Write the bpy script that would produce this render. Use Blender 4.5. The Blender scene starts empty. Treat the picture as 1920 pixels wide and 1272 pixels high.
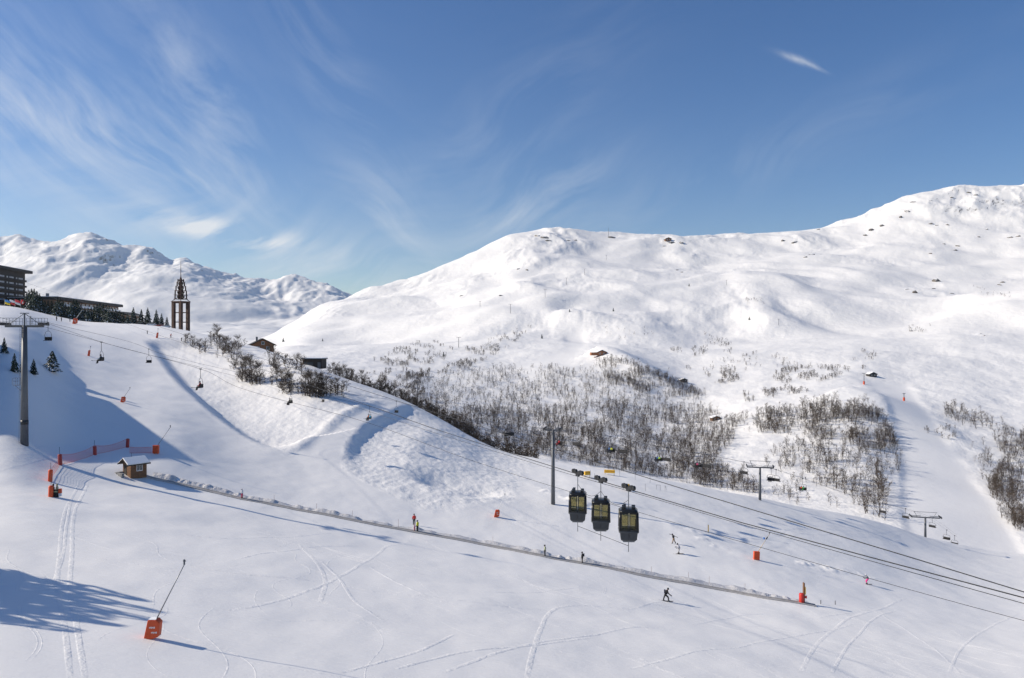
import bpy, bmesh, math, random
import numpy as np
from mathutils import Vector, Matrix

# ------------------------------------------------------------------ camera, sky, sun
F, CU, CV = 1464.0, 960.0, 636.0          # focal length and centre of the photograph in its pixels
SC = bpy.context.scene
COL = SC.collection
cam_d = bpy.data.cameras.new('camera')
cam_d.sensor_width = 36.0
cam_d.lens = 36.0 * F / 1920.0
cam_d.clip_start, cam_d.clip_end = 0.5, 40000
cam = bpy.data.objects.new('camera', cam_d)
COL.objects.link(cam)
cam.location = (0, 0, 0)
cam.rotation_euler = (math.radians(90), 0, 0)
SC.camera = cam

SUN_EL, SUN_AZ = math.radians(31), math.radians(-86)      # azimuth from +Y (view direction), negative = left
sd = bpy.data.lights.new('sun', 'SUN')
sd.energy = 5.0
sd.angle = math.radians(0.55)
sd.color = (1.0, 0.90, 0.75)
sun = bpy.data.objects.new('sun', sd)
COL.objects.link(sun)
to_sun = Vector((math.sin(SUN_AZ) * math.cos(SUN_EL), math.cos(SUN_AZ) * math.cos(SUN_EL), math.sin(SUN_EL)))
sun.rotation_euler = to_sun.to_track_quat('Z', 'Y').to_euler()

W = bpy.data.worlds.new('World')
SC.world = W
W.use_nodes = True
nt = W.node_tree
nt.nodes.clear()
def N(nt, t, **kw):
    n = nt.nodes.new(t)
    for k, v in kw.items():
        if k.startswith('i_'):
            n.inputs[k[2:].replace('_', ' ')].default_value = v
        else:
            setattr(n, k, v)
    return n
def math_n(nt, op, a=None, b=None, c=None, clamp=False):
    n = nt.nodes.new('ShaderNodeMath')
    n.operation = op
    n.use_clamp = clamp
    for i, x in enumerate((a, b, c)):
        if x is None: continue
        if isinstance(x, (int, float)): n.inputs[i].default_value = x
        else: nt.links.new(x, n.inputs[i])
    return n.outputs[0]
sky = N(nt, 'ShaderNodeTexSky', sky_type='NISHITA', sun_disc=False, sun_elevation=SUN_EL, sun_rotation=SUN_AZ,
        altitude=1800, air_density=1.0, dust_density=1.8, ozone_density=1.0)
hsv = N(nt, 'ShaderNodeHueSaturation', i_Hue=.509, i_Saturation=1.36, i_Value=1.08)
nt.links.new(sky.outputs[0], hsv.inputs['Color'])
# thin cirrus: feathery streaks over bearing and height, drawn out along a slant and bent by a slow warp
tc = N(nt, 'ShaderNodeTexCoord')
sep = N(nt, 'ShaderNodeSeparateXYZ')
nt.links.new(tc.outputs['Generated'], sep.inputs[0])
az = math_n(nt, 'ARCTAN2', sep.outputs[0], sep.outputs[1])
el = math_n(nt, 'ARCSINE', sep.outputs[2])
comb = N(nt, 'ShaderNodeCombineXYZ')
nt.links.new(az, comb.inputs[0]); nt.links.new(el, comb.inputs[1])
warp = N(nt, 'ShaderNodeTexNoise', i_Scale=3.2, i_Detail=2.0, i_Roughness=0.45)
nt.links.new(comb.outputs[0], warp.inputs['Vector'])
wv = N(nt, 'ShaderNodeVectorMath', operation='MULTIPLY_ADD')
nt.links.new(warp.outputs['Color'], wv.inputs[0]); wv.inputs[1].default_value = (.22, .22, 0); nt.links.new(comb.outputs[0], wv.inputs[2])
def streaks(rot, sx, sy, scale, lo, hi):
    mp = N(nt, 'ShaderNodeMapping', vector_type='TEXTURE')
    mp.inputs['Rotation'].default_value = (0, 0, math.radians(rot)); mp.inputs['Scale'].default_value = (1 / sx, 1 / sy, 1)
    nt.links.new(wv.outputs[0], mp.inputs['Vector'])
    n1 = N(nt, 'ShaderNodeTexNoise', i_Scale=scale, i_Detail=9.0, i_Roughness=0.6)
    nt.links.new(mp.outputs[0], n1.inputs['Vector'])
    m1 = N(nt, 'ShaderNodeMapRange'); nt.links.new(n1.outputs['Fac'], m1.inputs[0])
    m1.inputs['From Min'].default_value = lo; m1.inputs['From Max'].default_value = hi
    return m1.outputs[0]
st1 = streaks(26, 1.2, 6.0, 4.5, .40, .85)
st2 = streaks(-34, 1.2, 6.0, 4.5, .42, .88)
def blob(u, v, su, sv, rot, amp):
    """a soft patch of cirrus about the sight line of photo pixel (u, v)"""
    a0, e0 = math.atan((u - CU) / F), math.atan((CV - v) / F * math.cos(math.atan((u - CU) / F)))
    c, q = math.cos(math.radians(rot)), math.sin(math.radians(rot))
    dx = math_n(nt, 'SUBTRACT', az, a0); dy = math_n(nt, 'SUBTRACT', el, e0)
    p = math_n(nt, 'ADD', math_n(nt, 'MULTIPLY', dx, c / (su / F)), math_n(nt, 'MULTIPLY', dy, q / (su / F)))
    r = math_n(nt, 'ADD', math_n(nt, 'MULTIPLY', dx, -q / (sv / F)), math_n(nt, 'MULTIPLY', dy, c / (sv / F)))
    d2 = math_n(nt, 'ADD', math_n(nt, 'MULTIPLY', p, p), math_n(nt, 'MULTIPLY', r, r))
    return math_n(nt, 'MULTIPLY', math_n(nt, 'EXPONENT', math_n(nt, 'MULTIPLY', d2, -1.0)), amp)
def total(xs):
    r = xs[0]
    for x in xs[1:]: r = math_n(nt, 'ADD', r, x)
    return r
maskA = total([blob(370, 160, 150, 55, -55, .62), blob(120, 200, 300, 70, -25, .45), blob(640, 170, 260, 50, -55, .22), blob(250, 285, 200, 35, -12, .40), blob(730, 410, 110, 40, -45, .60), blob(-300, 250, 500, 220, 0, .4), blob(1500, 113, 32, 5, -24, 1.6), blob(1530, 126, 22, 3, -30, 1.3)])
maskB = total([blob(1000, 385, 150, 40, 28, .62), blob(420, 435, 120, 20, -8, 2.0), blob(600, 500, 230, 45, -12, .75), blob(300, 390, 420, 60, -8, .30), blob(1300, 350, 420, 50, 20, .22), blob(900, 300, 300, 90, 40, .22)])
cl = math_n(nt, 'ADD', math_n(nt, 'MULTIPLY', st2, maskA), math_n(nt, 'MULTIPLY', st1, maskB))
cl = math_n(nt, 'MULTIPLY', cl, 1.05, clamp=True)
mix = N(nt, 'ShaderNodeMix', data_type='RGBA')
nt.links.new(cl, mix.inputs[0]); nt.links.new(hsv.outputs[0], mix.inputs[6])
mix.inputs[7].default_value = (7.6, 7.9, 8.3, 1)
bg = N(nt, 'ShaderNodeBackground', i_Strength=0.095)
nt.links.new(mix.outputs[2], bg.inputs[0])
wo = N(nt, 'ShaderNodeOutputWorld')
nt.links.new(bg.outputs[0], wo.inputs[0])

SC.view_settings.view_transform = 'Standard'
SC.view_settings.look = 'None'
SC.view_settings.exposure = 0.2
SC.view_settings.gamma = 1.0
SC.render.engine = 'CYCLES'
SC.cycles.use_denoising = True
SC.cycles.max_bounces = 5
SC.cycles.diffuse_bounces = 3
SC.cycles.transparent_max_bounces = 12

# ------------------------------------------------------------------ numpy noise
rng = np.random.RandomState(7)
_P = rng.permutation(512)
_P = np.concatenate([_P, _P, _P])
_ang = rng.rand(512) * 2 * np.pi
_GX, _GY = np.cos(_ang), np.sin(_ang)
def perlin(x, y):
    xi = np.floor(x).astype(int); yi = np.floor(y).astype(int)
    xf = x - xi; yf = y - yi
    u = xf * xf * xf * (xf * (xf * 6 - 15) + 10); v = yf * yf * yf * (yf * (yf * 6 - 15) + 10)
    xi &= 511; yi &= 511
    def g(ix, iy, dx, dy):
        h = _P[_P[ix & 511] + (iy & 511)] & 511
        return _GX[h] * dx + _GY[h] * dy
    a = g(xi, yi, xf, yf); b = g(xi + 1, yi, xf - 1, yf)
    c = g(xi, yi + 1, xf, yf - 1); d = g(xi + 1, yi + 1, xf - 1, yf - 1)
    return (a * (1 - u) + b * u) * (1 - v) + (c * (1 - u) + d * u) * v
def fbm(x, y, n=4, gain=0.5):
    s = 0; a = 1.0
    for i in range(n):
        s = s + a * perlin(x + 17.3 * i, y - 9.1 * i); x = x * 2.03; y = y * 2.03; a *= gain
    return s
def ridged(x, y, n=5):
    s = 0; a = 1.0
    for i in range(n):
        s = s + a * (1 - 2.2 * np.abs(perlin(x + 31.7 * i, y + 5.3 * i))); x = x * 2.07; y = y * 2.07; a *= 0.5
    return s
def smooth(a, b, x):
    t = np.clip((x - a) / (b - a), 0, 1)
    return t * t * (3 - 2 * t)
def pchip(xk, yk, x):
    xk = np.asarray(xk, float); yk = np.asarray(yk, float)
    h = np.diff(xk); d = np.diff(yk) / h
    m = np.zeros(len(xk))
    for i in range(1, len(xk) - 1):
        if d[i - 1] * d[i] > 0:
            w1 = 2 * h[i] + h[i - 1]; w2 = h[i] + 2 * h[i - 1]
            m[i] = (w1 + w2) / (w1 / d[i - 1] + w2 / d[i])
    m[0] = d[0]; m[-1] = d[-1]
    k = np.clip(np.searchsorted(xk, x) - 1, 0, len(h) - 1)
    t = (x - xk[k]) / h[k]
    return ((1 + 2 * t) * (1 - t) ** 2 * yk[k] + t * (1 - t) ** 2 * h[k] * m[k]
            + t * t * (3 - 2 * t) * yk[k + 1] + t * t * (t - 1) * h[k] * m[k + 1])
def vz(v, Y): return (CV - v) / F * Y
def plane(X, Y):
    return -18.385 - 0.169 * 130 * np.tanh(X / 130.0) - 0.116 * Y

# ------------------------------------------------------------------ terrain
class Sheet:
    """A height field over (bearing, depth): column u, knots (depth, height)."""
    def __init__(s, U, cols, S, ease=9):
        keys = sorted(cols)
        J = len(cols[keys[0]])
        s.U = U
        K = np.array([[k[0] for k in cols[c]] for c in keys], float)
        Z = np.array([[k[1] for k in cols[c]] for c in keys], float)
        t, kk = U, np.array(keys, float)
        lY = np.stack([pchip(kk, np.log(K[:, j]), t) for j in range(J)], 1)
        zz = np.stack([pchip(kk, Z[:, j], t) for j in range(J)], 1)
        jj = np.arange(J)
        s.Y = np.exp(np.stack([pchip(jj, lY[i], S) for i in range(len(U))]))
        s.Z = np.stack([pchip(lY[i], zz[i], np.log(s.Y[i])) for i in range(len(U))])
        # ease the creases between the knot columns
        for A_ in (s.Y, s.Z):
            for _ in range(3):
                k_ = ease; pad = np.concatenate([np.repeat(A_[:1], k_, 0), A_, np.repeat(A_[-1:], k_, 0)])
                cs = np.cumsum(np.concatenate([np.zeros((1, A_.shape[1])), pad]), 0)
                A_[:] = (cs[2 * k_ + 1:] - cs[:-2 * k_ - 1]) / (2 * k_ + 1)
        s.X = (U[:, None] - CU) / F * s.Y
    def z_at(s, X, Y):
        u = CU + F * X / Y
        i = int(np.clip(np.searchsorted(s.U, u) - 1, 0, len(s.U) - 2))
        t = (u - s.U[i]) / (s.U[i + 1] - s.U[i])
        return (1 - t) * np.interp(Y, s.Y[i], s.Z[i]) + t * np.interp(Y, s.Y[i + 1], s.Z[i + 1])
    def hit(s, u, v):
        i = int(np.clip(np.searchsorted(s.U, u) - 1, 0, len(s.U) - 2))
        t = (u - s.U[i]) / (s.U[i + 1] - s.U[i])
        Y = (1 - t) * s.Y[i] + t * s.Y[i + 1]; Z = (1 - t) * s.Z[i] + t * s.Z[i + 1]
        vv = CV - F * Z / Y
        k = np.nonzero(vv <= v)[0]
        if len(k) == 0: return None
        k = k[0]
        if k == 0: y = Y[0]
        else:
            w = (vv[k - 1] - v) / (vv[k - 1] - vv[k] + 1e-9)
            y = Y[k - 1] + w * (Y[k] - Y[k - 1])
        return Vector(((u - CU) / F * y, y, vz(v, y)))
    def normals(s):
        dXu = np.gradient(s.X, axis=0); dYu = np.gradient(s.Y, axis=0); dZu = np.gradient(s.Z, axis=0)
        dXs = np.gradient(s.X, axis=1); dYs = np.gradient(s.Y, axis=1); dZs = np.gradient(s.Z, axis=1)
        nx = dYu * dZs - dZu * dYs; ny = dZu * dXs - dXu * dZs; nz = dXu * dYs - dYu * dXs
        l = np.sqrt(nx ** 2 + ny ** 2 + nz ** 2) + 1e-12
        return nx / l, ny / l, nz / l
def mesh_np(name, co, quads, smooth_=True):
    me = bpy.data.meshes.new(name)
    n = quads.shape[1]
    me.vertices.add(len(co)); me.vertices.foreach_set('co', co.astype(np.float32).ravel())
    me.loops.add(quads.size); me.loops.foreach_set('vertex_index', quads.astype(np.int32).ravel())
    me.polygons.add(len(quads)); me.polygons.foreach_set('loop_start', np.arange(0, quads.size, n, dtype=np.int32))
    me.update(calc_edges=True)
    if smooth_: me.polygons.foreach_set('use_smooth', np.ones(len(quads), bool))
    return me
def grid_quads(nu, ns):
    i, j = np.meshgrid(np.arange(nu - 1), np.arange(ns - 1), indexing='ij')
    a = (i * ns + j).ravel()
    return np.stack([a, a + ns, a + ns + 1, a + 1], 1)
def sheet_obj(name, s, mat, attrs={}):
    co = np.stack([s.X, s.Y, s.Z], 2).reshape(-1, 3)
    me = mesh_np(name, co, grid_quads(*s.X.shape))
    for k, a in attrs.items():
        at = me.attributes.new(k, 'FLOAT', 'POINT')
        at.data.foreach_set('value', a.astype(np.float32).ravel())
    me.materials.append(mat)
    o = bpy.data.objects.new(name, me); COL.objects.link(o)
    o['kind'] = 'structure'
    return o
def in_poly(u, v, poly):
    r = np.zeros(np.broadcast(u, v).shape, bool)
    n = len(poly)
    for i in range(n):
        (x0, y0), (x1, y1) = poly[i], poly[(i + 1) % n]
        c = ((y0 > v) != (y1 > v)) & (u < (x1 - x0) * (v - y0) / ((y1 - y0) if y1 != y0 else 1e-9) + x0)
        r ^= c
    return r
def poly_dist(u, v, line):
    """signed distance (left negative, walking along line) in the given coordinates, and arc parameter 0..1"""
    best = np.full(np.broadcast(u, v).shape, 1e9); sg = np.ones_like(best); par = np.zeros_like(best)
    L = np.cumsum([0] + [math.dist(line[i], line[i + 1]) for i in range(len(line) - 1)])
    for i in range(len(line) - 1):
        (x0, y0), (x1, y1) = line[i], line[i + 1]
        dx, dy = x1 - x0, y1 - y0; l2 = dx * dx + dy * dy
        t = np.clip(((u - x0) * dx + (v - y0) * dy) / l2, 0, 1)
        d = np.hypot(u - x0 - t * dx, v - y0 - t * dy)
        s = np.sign(dx * (v - y0) - dy * (u - x0))
        m = d < best
        best = np.where(m, d, best); sg = np.where(m, s, sg); par = np.where(m, (L[i] + t * math.sqrt(l2)) / L[-1], par)
    return best * sg, par

def pl(u, Y): return (Y, float(plane((u - CU) / F * Y, Y)))
def kv(u, *kn): return [pl(u, 4), pl(u, 40), pl(u, 80)] + [(Y, vz(v, Y)) for Y, v in kn]
near_cols = {
    0:    kv(0, (100, 912), (118, 822), (140, 705), (180, 620), (340, 573)) + [(460, 18), (700, 0)],
    150:  kv(150, (110, 914), (128, 852), (150, 765), (190, 690), (345, 602)) + [(460, 9.5), (700, -10)],
    300:  kv(300, (120, 919), (135, 852), (165, 768), (220, 695), (335, 612)) + [(400, 5.0), (650, -30)],
    450:  kv(450, (125, 936), (142, 880), (170, 800), (215, 720), (300, 644)) + [(330, -5.5), (430, -55)],
    600:  kv(600, (130, 952), (150, 885), (172, 815), (200, 750), (240, 693)) + [(262, -16), (360, -62)],
    760:  kv(760, (130, 979), (152, 905), (172, 850), (195, 795), (225, 752)) + [(245, -24), (340, -75)],
    960:  kv(960, (130, 1013), (150, 945), (168, 908), (185, 880), (205, 853)) + [(225, -37), (320, -85)],
    1130: kv(1130, (128, 1044), (145, 985), (160, 945), (175, 913), (195, 884)) + [(215, -40), (310, -90)],
    1300: kv(1300, (125, 1079), (142, 1020), (157, 980), (175, 943), (195, 912)) + [(215, -43), (300, -95)],
    1600: kv(1600, (120, 1138), (140, 1085), (160, 1042), (185, 1003), (215, 968)) + [(235, -56), (300, -95)],
    1920: kv(1920, (115, 1201), (145, 1135), (175, 1090), (210, 1060), (260, 1040)) + [(285, -80), (330, -105)],
}
near_cols[-2600] = [(a, b + 6) for a, b in near_cols[0]]
near_cols[4500] = [(a, b - 14) for a, b in near_cols[1920]]
U1 = np.concatenate([np.linspace(-2600, -60, 90)[:-1], np.linspace(-60, 1980, 861)[:-1], np.linspace(1980, 4500, 90)])
S1 = np.concatenate([np.linspace(0, 1, 12)[:-1], np.linspace(1, 7, 320)[:-1], np.linspace(7, 9, 24)])
near = Sheet(U1, near_cols, S1)
X, Y, Z = near.X, near.Y, near.Z
vv0 = CV - F * Z / Y
uu0 = np.broadcast_to(U1[:, None], X.shape)
def world_line(px, sheet):
    return [(p.x, p.y) for p in (sheet.hit(u, v) for u, v in px)]
far_f = smooth(150, 330, Y)
groom = np.zeros_like(Z)                     # 1 on the groomed pistes
piste = [(0, 575), (330, 606), (275, 640), (330, 725), (430, 803), (500, 845), (545, 856), (600, 815), (680, 770), (745, 752),
         (770, 756), (690, 790), (645, 830), (640, 880), (700, 915), (800, 960), (1000, 985), (1300, 1040), (1700, 1080), (1920, 1120),
         (1990, 1400), (-90, 1400), (-90, 900), (120, 850), (200, 800), (190, 770), (110, 690), (0, 622)]
groom = in_poly(uu0, vv0, piste).astype(float)
for _ in range(4):
    groom[1:-1, 1:-1] = (groom[:-2, 1:-1] + groom[2:, 1:-1] + groom[1:-1, :-2] + groom[1:-1, 2:] + groom[1:-1, 1:-1]) / 5
vis = smooth(40, 60, Y)
dz = 0.55 * fbm(X / 38, Y / 38, 3) + 0.16 * fbm(X / 9, Y / 9, 3)
rough_px = [[(300, 640), (520, 640), (740, 750), (600, 815), (545, 852), (430, 803)], [(650, 780), (770, 752), (880, 815), (1000, 870), (960, 940), (800, 960), (680, 910), (640, 880)]]
rough_z = np.zeros_like(Z)
for pg in rough_px: rough_z = np.maximum(rough_z, in_poly(uu0, vv0, pg))
for _ in range(40):
    rough_z[1:-1, 1:-1] = (rough_z[:-2, 1:-1] + rough_z[2:, 1:-1] + rough_z[1:-1, :-2] + rough_z[1:-1, 2:] + rough_z[1:-1, 1:-1]) / 5
dz = dz + (.12 + .88 * rough_z) * (1 - groom) * (0.15 * fbm(X / 4.5, Y / 4.5, 3) + 0.10 * fbm(X / 1.3, Y / 1.3, 2)) * smooth(110, 150, Y) * (1 - smooth(330, 420, Y))
# banks where the piste and the cross track were cut: the ground falls to the right of each line
def bank(line_px, h, w, rec, ends=(0.05, 0.1)):
    global dz
    ln = world_line(line_px, near)
    d, par = poly_dist(X, Y, ln)
    prof = -smooth(0, w, d) * (1 - smooth(w * 1.2, rec, d))
    dz = dz + h * prof * smooth(0, ends[0], par) * (1 - smooth(1 - ends[1], 1, par)) * (np.abs(d) < rec * 1.1)
bank([(262, 636), (280, 655), (330, 722), (380, 765), (430, 803), (490, 840), (530, 853)], 2.3, 6.0, 30)
bank([(770, 757), (715, 775), (672, 797), (648, 825), (640, 855), (645, 885)], 1.15, 3.6, 15, (0.2, 0.25))
# the low lip on the left side of the cross track
ln = world_line([(545, 852), (570, 843), (600, 815), (640, 788), (690, 765), (735, 752)], near)
d, par = poly_dist(X, Y, ln)
dz = dz + 0.5 * np.exp(-((d - 1.5) / 1.6) ** 2) * smooth(0, .1, par) * (1 - smooth(.8, 1, par))
# rough lumps under the hill between the road and the lift pylon
ln = world_line([(780, 905), (830, 900), (890, 915), (930, 935)], near)
d, par = poly_dist(X, Y, ln)
dz = dz - 1.6 * np.exp(-((d) / 5.0) ** 2) * smooth(0, .3, par) * (1 - smooth(.7, 1, par))
# wind lip along the shoulder where lumps of ploughed snow lie
ln = world_line([(960, 890), (1100, 955), (1250, 985), (1400, 1045), (1600, 1075), (1760, 1110)], near)
d, par = poly_dist(X, Y, ln)
lump = np.exp(-(d / 2.4) ** 2) * smooth(0, .15, par) * (1 - smooth(.8, 1, par))
dz = dz + lump * (0.15 + 0.6 * np.clip(fbm(X / 2.6, Y / 2.6, 3), -.1, 1) * smooth(0, .35, fbm(X / 14 + 3, Y / 14, 2)))
near.Z = Z + dz * vis
near_groom = np.clip(np.maximum(groom, .8 * (1 - rough_z)), 0, 1)

opp_cols = {
    0:    [(300, -80), (400, -60), (500, -50), (650, -40), (850, -38), (1100, -36), (1400, -34), (1600, -32), (1750, -30), (2400, -200)],
    480:  [(300, -80), (400, vz(765, 400)), (500, vz(722, 500)), (650, vz(692, 650)), (850, vz(672, 850)), (1100, vz(660, 1100)), (1400, vz(652, 1400)), (1600, vz(648, 1600)), (1750, vz(646, 1750)), (2400, -170)],
    560:  [(300, -80), (400, vz(760, 400)), (500, vz(715, 500)), (650, vz(682, 650)), (850, vz(658, 850)), (1100, vz(640, 1100)), (1400, vz(622, 1400)), (1600, vz(609, 1600)), (1750, vz(600, 1750)), (2400, -120)],
    660:  [(295, -82), (390, vz(780, 390)), (485, vz(733, 485)), (620, vz(697, 620)), (820, vz(660, 820)), (1100, vz(630, 1100)), (1450, vz(600, 1450)), (1700, vz(575, 1700)), (1880, vz(557, 1880)), (2500, -60)],
    760:  [(290, -85), (380, vz(800, 380)), (470, vz(755, 470)), (600, vz(712, 600)), (800, vz(665, 800)), (1100, vz(622, 1100)), (1500, vz(580, 1500)), (1800, vz(550, 1800)), (2000, vz(529, 2000)), (2600, 0)],
    880:  [(285, -88), (370, vz(850, 370)), (460, vz(787, 460)), (580, vz(735, 580)), (760, vz(678, 760)), (1050, vz(622, 1050)), (1500, vz(560, 1500)), (1850, vz(512, 1850)), (2130, vz(474, 2130)), (2700, 100)],
    1000: [(280, -90), (360, vz(890, 360)), (450, vz(822, 450)), (560, vz(762, 560)), (720, vz(694, 720)), (1000, vz(628, 1000)), (1500, vz(545, 1500)), (1900, vz(482, 1900)), (2250, vz(437, 2250)), (2900, 150)],
    1150: [(275, -92), (360, vz(910, 360)), (450, vz(838, 450)), (560, vz(770, 560)), (710, vz(695, 710)), (1000, vz(632, 1000)), (1500, vz(550, 1500)), (1900, vz(492, 1900)), (2280, vz(451, 2280)), (2900, 150)],
    1300: [(270, -95), (360, vz(930, 360)), (450, vz(857, 450)), (550, vz(788, 550)), (700, vz(718, 700)), (1000, vz(642, 1000)), (1500, vz(552, 1500)), (1900, vz(495, 1900)), (2300, vz(449, 2300)), (2900, 150)],
    1450: [(265, -93), (335, vz(965, 335)), (420, vz(872, 420)), (520, vz(785, 520)), (670, vz(716, 670)), (1000, vz(634, 1000)), (1500, vz(544, 1500)), (1950, vz(482, 1950)), (2350, vz(439, 2350)), (3000, 200)],
    1600: [(260, -90), (320, vz(985, 320)), (400, vz(882, 400)), (500, vz(782, 500)), (650, vz(712, 650)), (1000, vz(625, 1000)), (1500, vz(535, 1500)), (2000, vz(468, 2000)), (2400, vz(418, 2400)), (3000, 220)],
    1700: [(255, -88), (312, vz(1000, 312)), (400, vz(890, 400)), (505, vz(787, 505)), (660, vz(716, 660)), (1000, vz(622, 1000)), (1500, vz(528, 1500)), (2000, vz(450, 2000)), (2420, vz(375, 2420)), (3100, 300)],
    1920: [(250, -86), (300, vz(1040, 300)), (400, vz(912, 400)), (520, vz(795, 520)), (680, vz(716, 680)), (1000, vz(612, 1000)), (1500, vz(512, 1500)), (2000, vz(430, 2000)), (2450, vz(351, 2450)), (3200, 330)],
}
opp_cols[-1500] = [(a, b - 20) for a, b in opp_cols[0]]
opp_cols[2600] = [(a, b + i * 7) for i, (a, b) in enumerate(opp_cols[1920])]
opp_cols[4500] = [(a, b + i * 12) for i, (a, b) in enumerate(opp_cols[1920])]
U2 = np.concatenate([np.linspace(-1500, 380, 40)[:-1], np.linspace(380, 1980, 801)[:-1], np.linspace(1980, 4500, 90)])
S2 = np.concatenate([np.linspace(0, 1, 10)[:-1], np.linspace(1, 8, 330)[:-1], np.linspace(8, 9, 12)])
opp = Sheet(U2, opp_cols, S2, 3)
X, Y, Z = opp.X, opp.Y, opp.Z
vv0 = CV - F * Z / Y
uu0 = np.broadcast_to(U2[:, None], X.shape)
piste2 = [(1625, 715), (1700, 718), (1760, 800), (1830, 900), (1900, 1000), (1935, 1060), (1720, 1060), (1690, 960), (1692, 850), (1665, 770)]
piste3 = [(1055, 605), (1095, 608), (1105, 640), (1080, 680), (900, 700), (950, 690), (1060, 660), (1062, 630)]
g2 = (in_poly(uu0, vv0, piste2) | in_poly(uu0, vv0, piste3)).astype(float)
for _ in range(22):
    g2[1:-1, 1:-1] = (g2[:-2, 1:-1] + g2[2:, 1:-1] + g2[1:-1, :-2] + g2[1:-1, 2:] + g2[1:-1, 1:-1]) / 5
hi = smooth(700, 1200, Y)
A = smooth(300, 420, Y)
wx, wy = X + 60 * fbm(X / 300, Y / 300, 2), Y + 60 * fbm(X / 300 + 9, Y / 300, 2)
dz = A * ((4.5 + 4 * hi) * fbm(wx / 130, wy / 130, 2) + hi * (1 - .72 * smooth(1500, 2100, Y)) * 42 * fbm(wx / 430, wy / 430, 3, 0.42)
          + hi * 5 * np.clip(ridged(wx / 260, wy / 260, 3) - .2, 0, 2) * smooth(-.2, .5, fbm(X / 700 + 3, Y / 700, 2)))
dz = dz + (1 - g2) * A * ((1 - .75 * hi) * (1.1 * fbm(X / 26, Y / 26, 2) + 0.3 * fbm(X / 8, Y / 8, 2)))
dz = dz + hi * (1 - g2) * (2.2 * (np.clip(ridged(wx / 90, wy / 140, 4), -.6, 2) - .5) * smooth(-.15, .35, fbm(X / 380, Y / 380 + 11, 2)) + 1.6 * (ridged(X / 38, Y / 55, 3) - .5) * smooth(0, .4, fbm(X / 210 + 5, Y / 210, 2)))
crest = smooth(1500, 2300, Y)
dz = dz + crest * 8 * ridged(wx / 110, wy / 130, 4) * smooth(-.1, .4, fbm(X / 300, Y / 300 + 7, 2))
def bump_line(px, h, w, sh):
    global dz
    ln = world_line(px, sh)
    d, par = poly_dist(X, Y, ln)
    dz = dz + h * np.exp(-(d / w) ** 2) * smooth(0, .12, par) * (1 - smooth(.6, 1, par))
bump_line([(1095, 668), (1125, 668), (1180, 690), (1250, 725), (1310, 750)], 8, 24, opp)
bump_line([(1560, 745), (1640, 760), (1670, 810)], 7, 30, opp)
bump_line([(1040, 585), (1180, 600), (1260, 640)], 10, 60, opp)
opp.Z = Z + dz
opp_groom = g2

sky_px = [(-900, 470), (-500, 440), (-200, 470), (-60, 448), (0, 456), (38, 446), (62, 458), (105, 456), (130, 447), (163, 440), (190, 446), (236, 463), (266, 461), (300, 474),
          (322, 484), (348, 482), (380, 502), (420, 516), (450, 519), (480, 524), (505, 527), (550, 519), (572, 527), (602, 536), (655, 560), (720, 590), (900, 620), (1200, 640)]
rk = {}
vs_ = np.interp(np.arange(-900, 1201, 20), [a for a, b in sky_px], [b for a, b in sky_px])
vsm = np.convolve(np.pad(vs_, 8, 'edge'), np.ones(17) / 17, 'valid')
for u, v in sky_px:
    w = float(np.interp(u, np.arange(-900, 1201, 20), vsm))
    rk[u] = [(2300, -60), (2900, vz(632, 2900)), (3500, vz(604, 3500)), (4300, vz(636 - (636 - w) * .46, 4300)), (5200, vz(636 - (636 - (w * .7 + v * .3)) * .72, 5200)), (6100, vz(v, 6100)), (7500, 200)]
U3 = np.linspace(-900, 1000, 620)
S3 = np.concatenate([np.linspace(0, 5, 260)[:-1], np.linspace(5, 6, 14)])
rge = Sheet(U3, rk, S3, 2)
X, Y, Z = rge.X, rge.Y, rge.Z
wx, wy = X + 200 * fbm(X / 900, Y / 900, 3), Y + 200 * fbm(X / 900 + 5, Y / 900, 3)
top = smooth(4200, 6000, Y)
env = smooth(2500, 3300, Y)
dz = env * (115 * fbm(wx / 780, wy / 950, 2, .45) + 26 * ridged(wx / 600, wy / 900, 4) * (0.2 + top) + (1 - .6 * top) * 24 * fbm(wx / 300, wy / 420, 3, .4))
dz = dz + top * (26 * ridged(wx / 210 + 3, wy / 320, 4) + 7 * ridged(X / 70, Y / 110, 3)) + env * (1 - top) * (4 * ridged(wx / 150, wy / 220, 3))
dz = dz + top * 10 * (ridged(X / 130 + 8, Y / 260, 4) - .5)
dz = dz - 60 * env
rge.Z = Z + dz * (1 - 0.3 * np.exp(-((Y - 6100) / 500) ** 2))
def ground(u, v):
    """first ground the sight line through pixel (u, v) meets"""
    for s in (near, opp, rge):
        p = s.hit(u, v)
        if p is not None: return p
    return Vector(((u - CU) / F * 6000, 6000, vz(v, 6000)))
def gz(X, Y):
    if Y < 3: Y = 3
    return float(near.z_at(X, Y))
def at(u, v, Y):
    return Vector(((u - CU) / F * Y, Y, vz(v, Y)))
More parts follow.
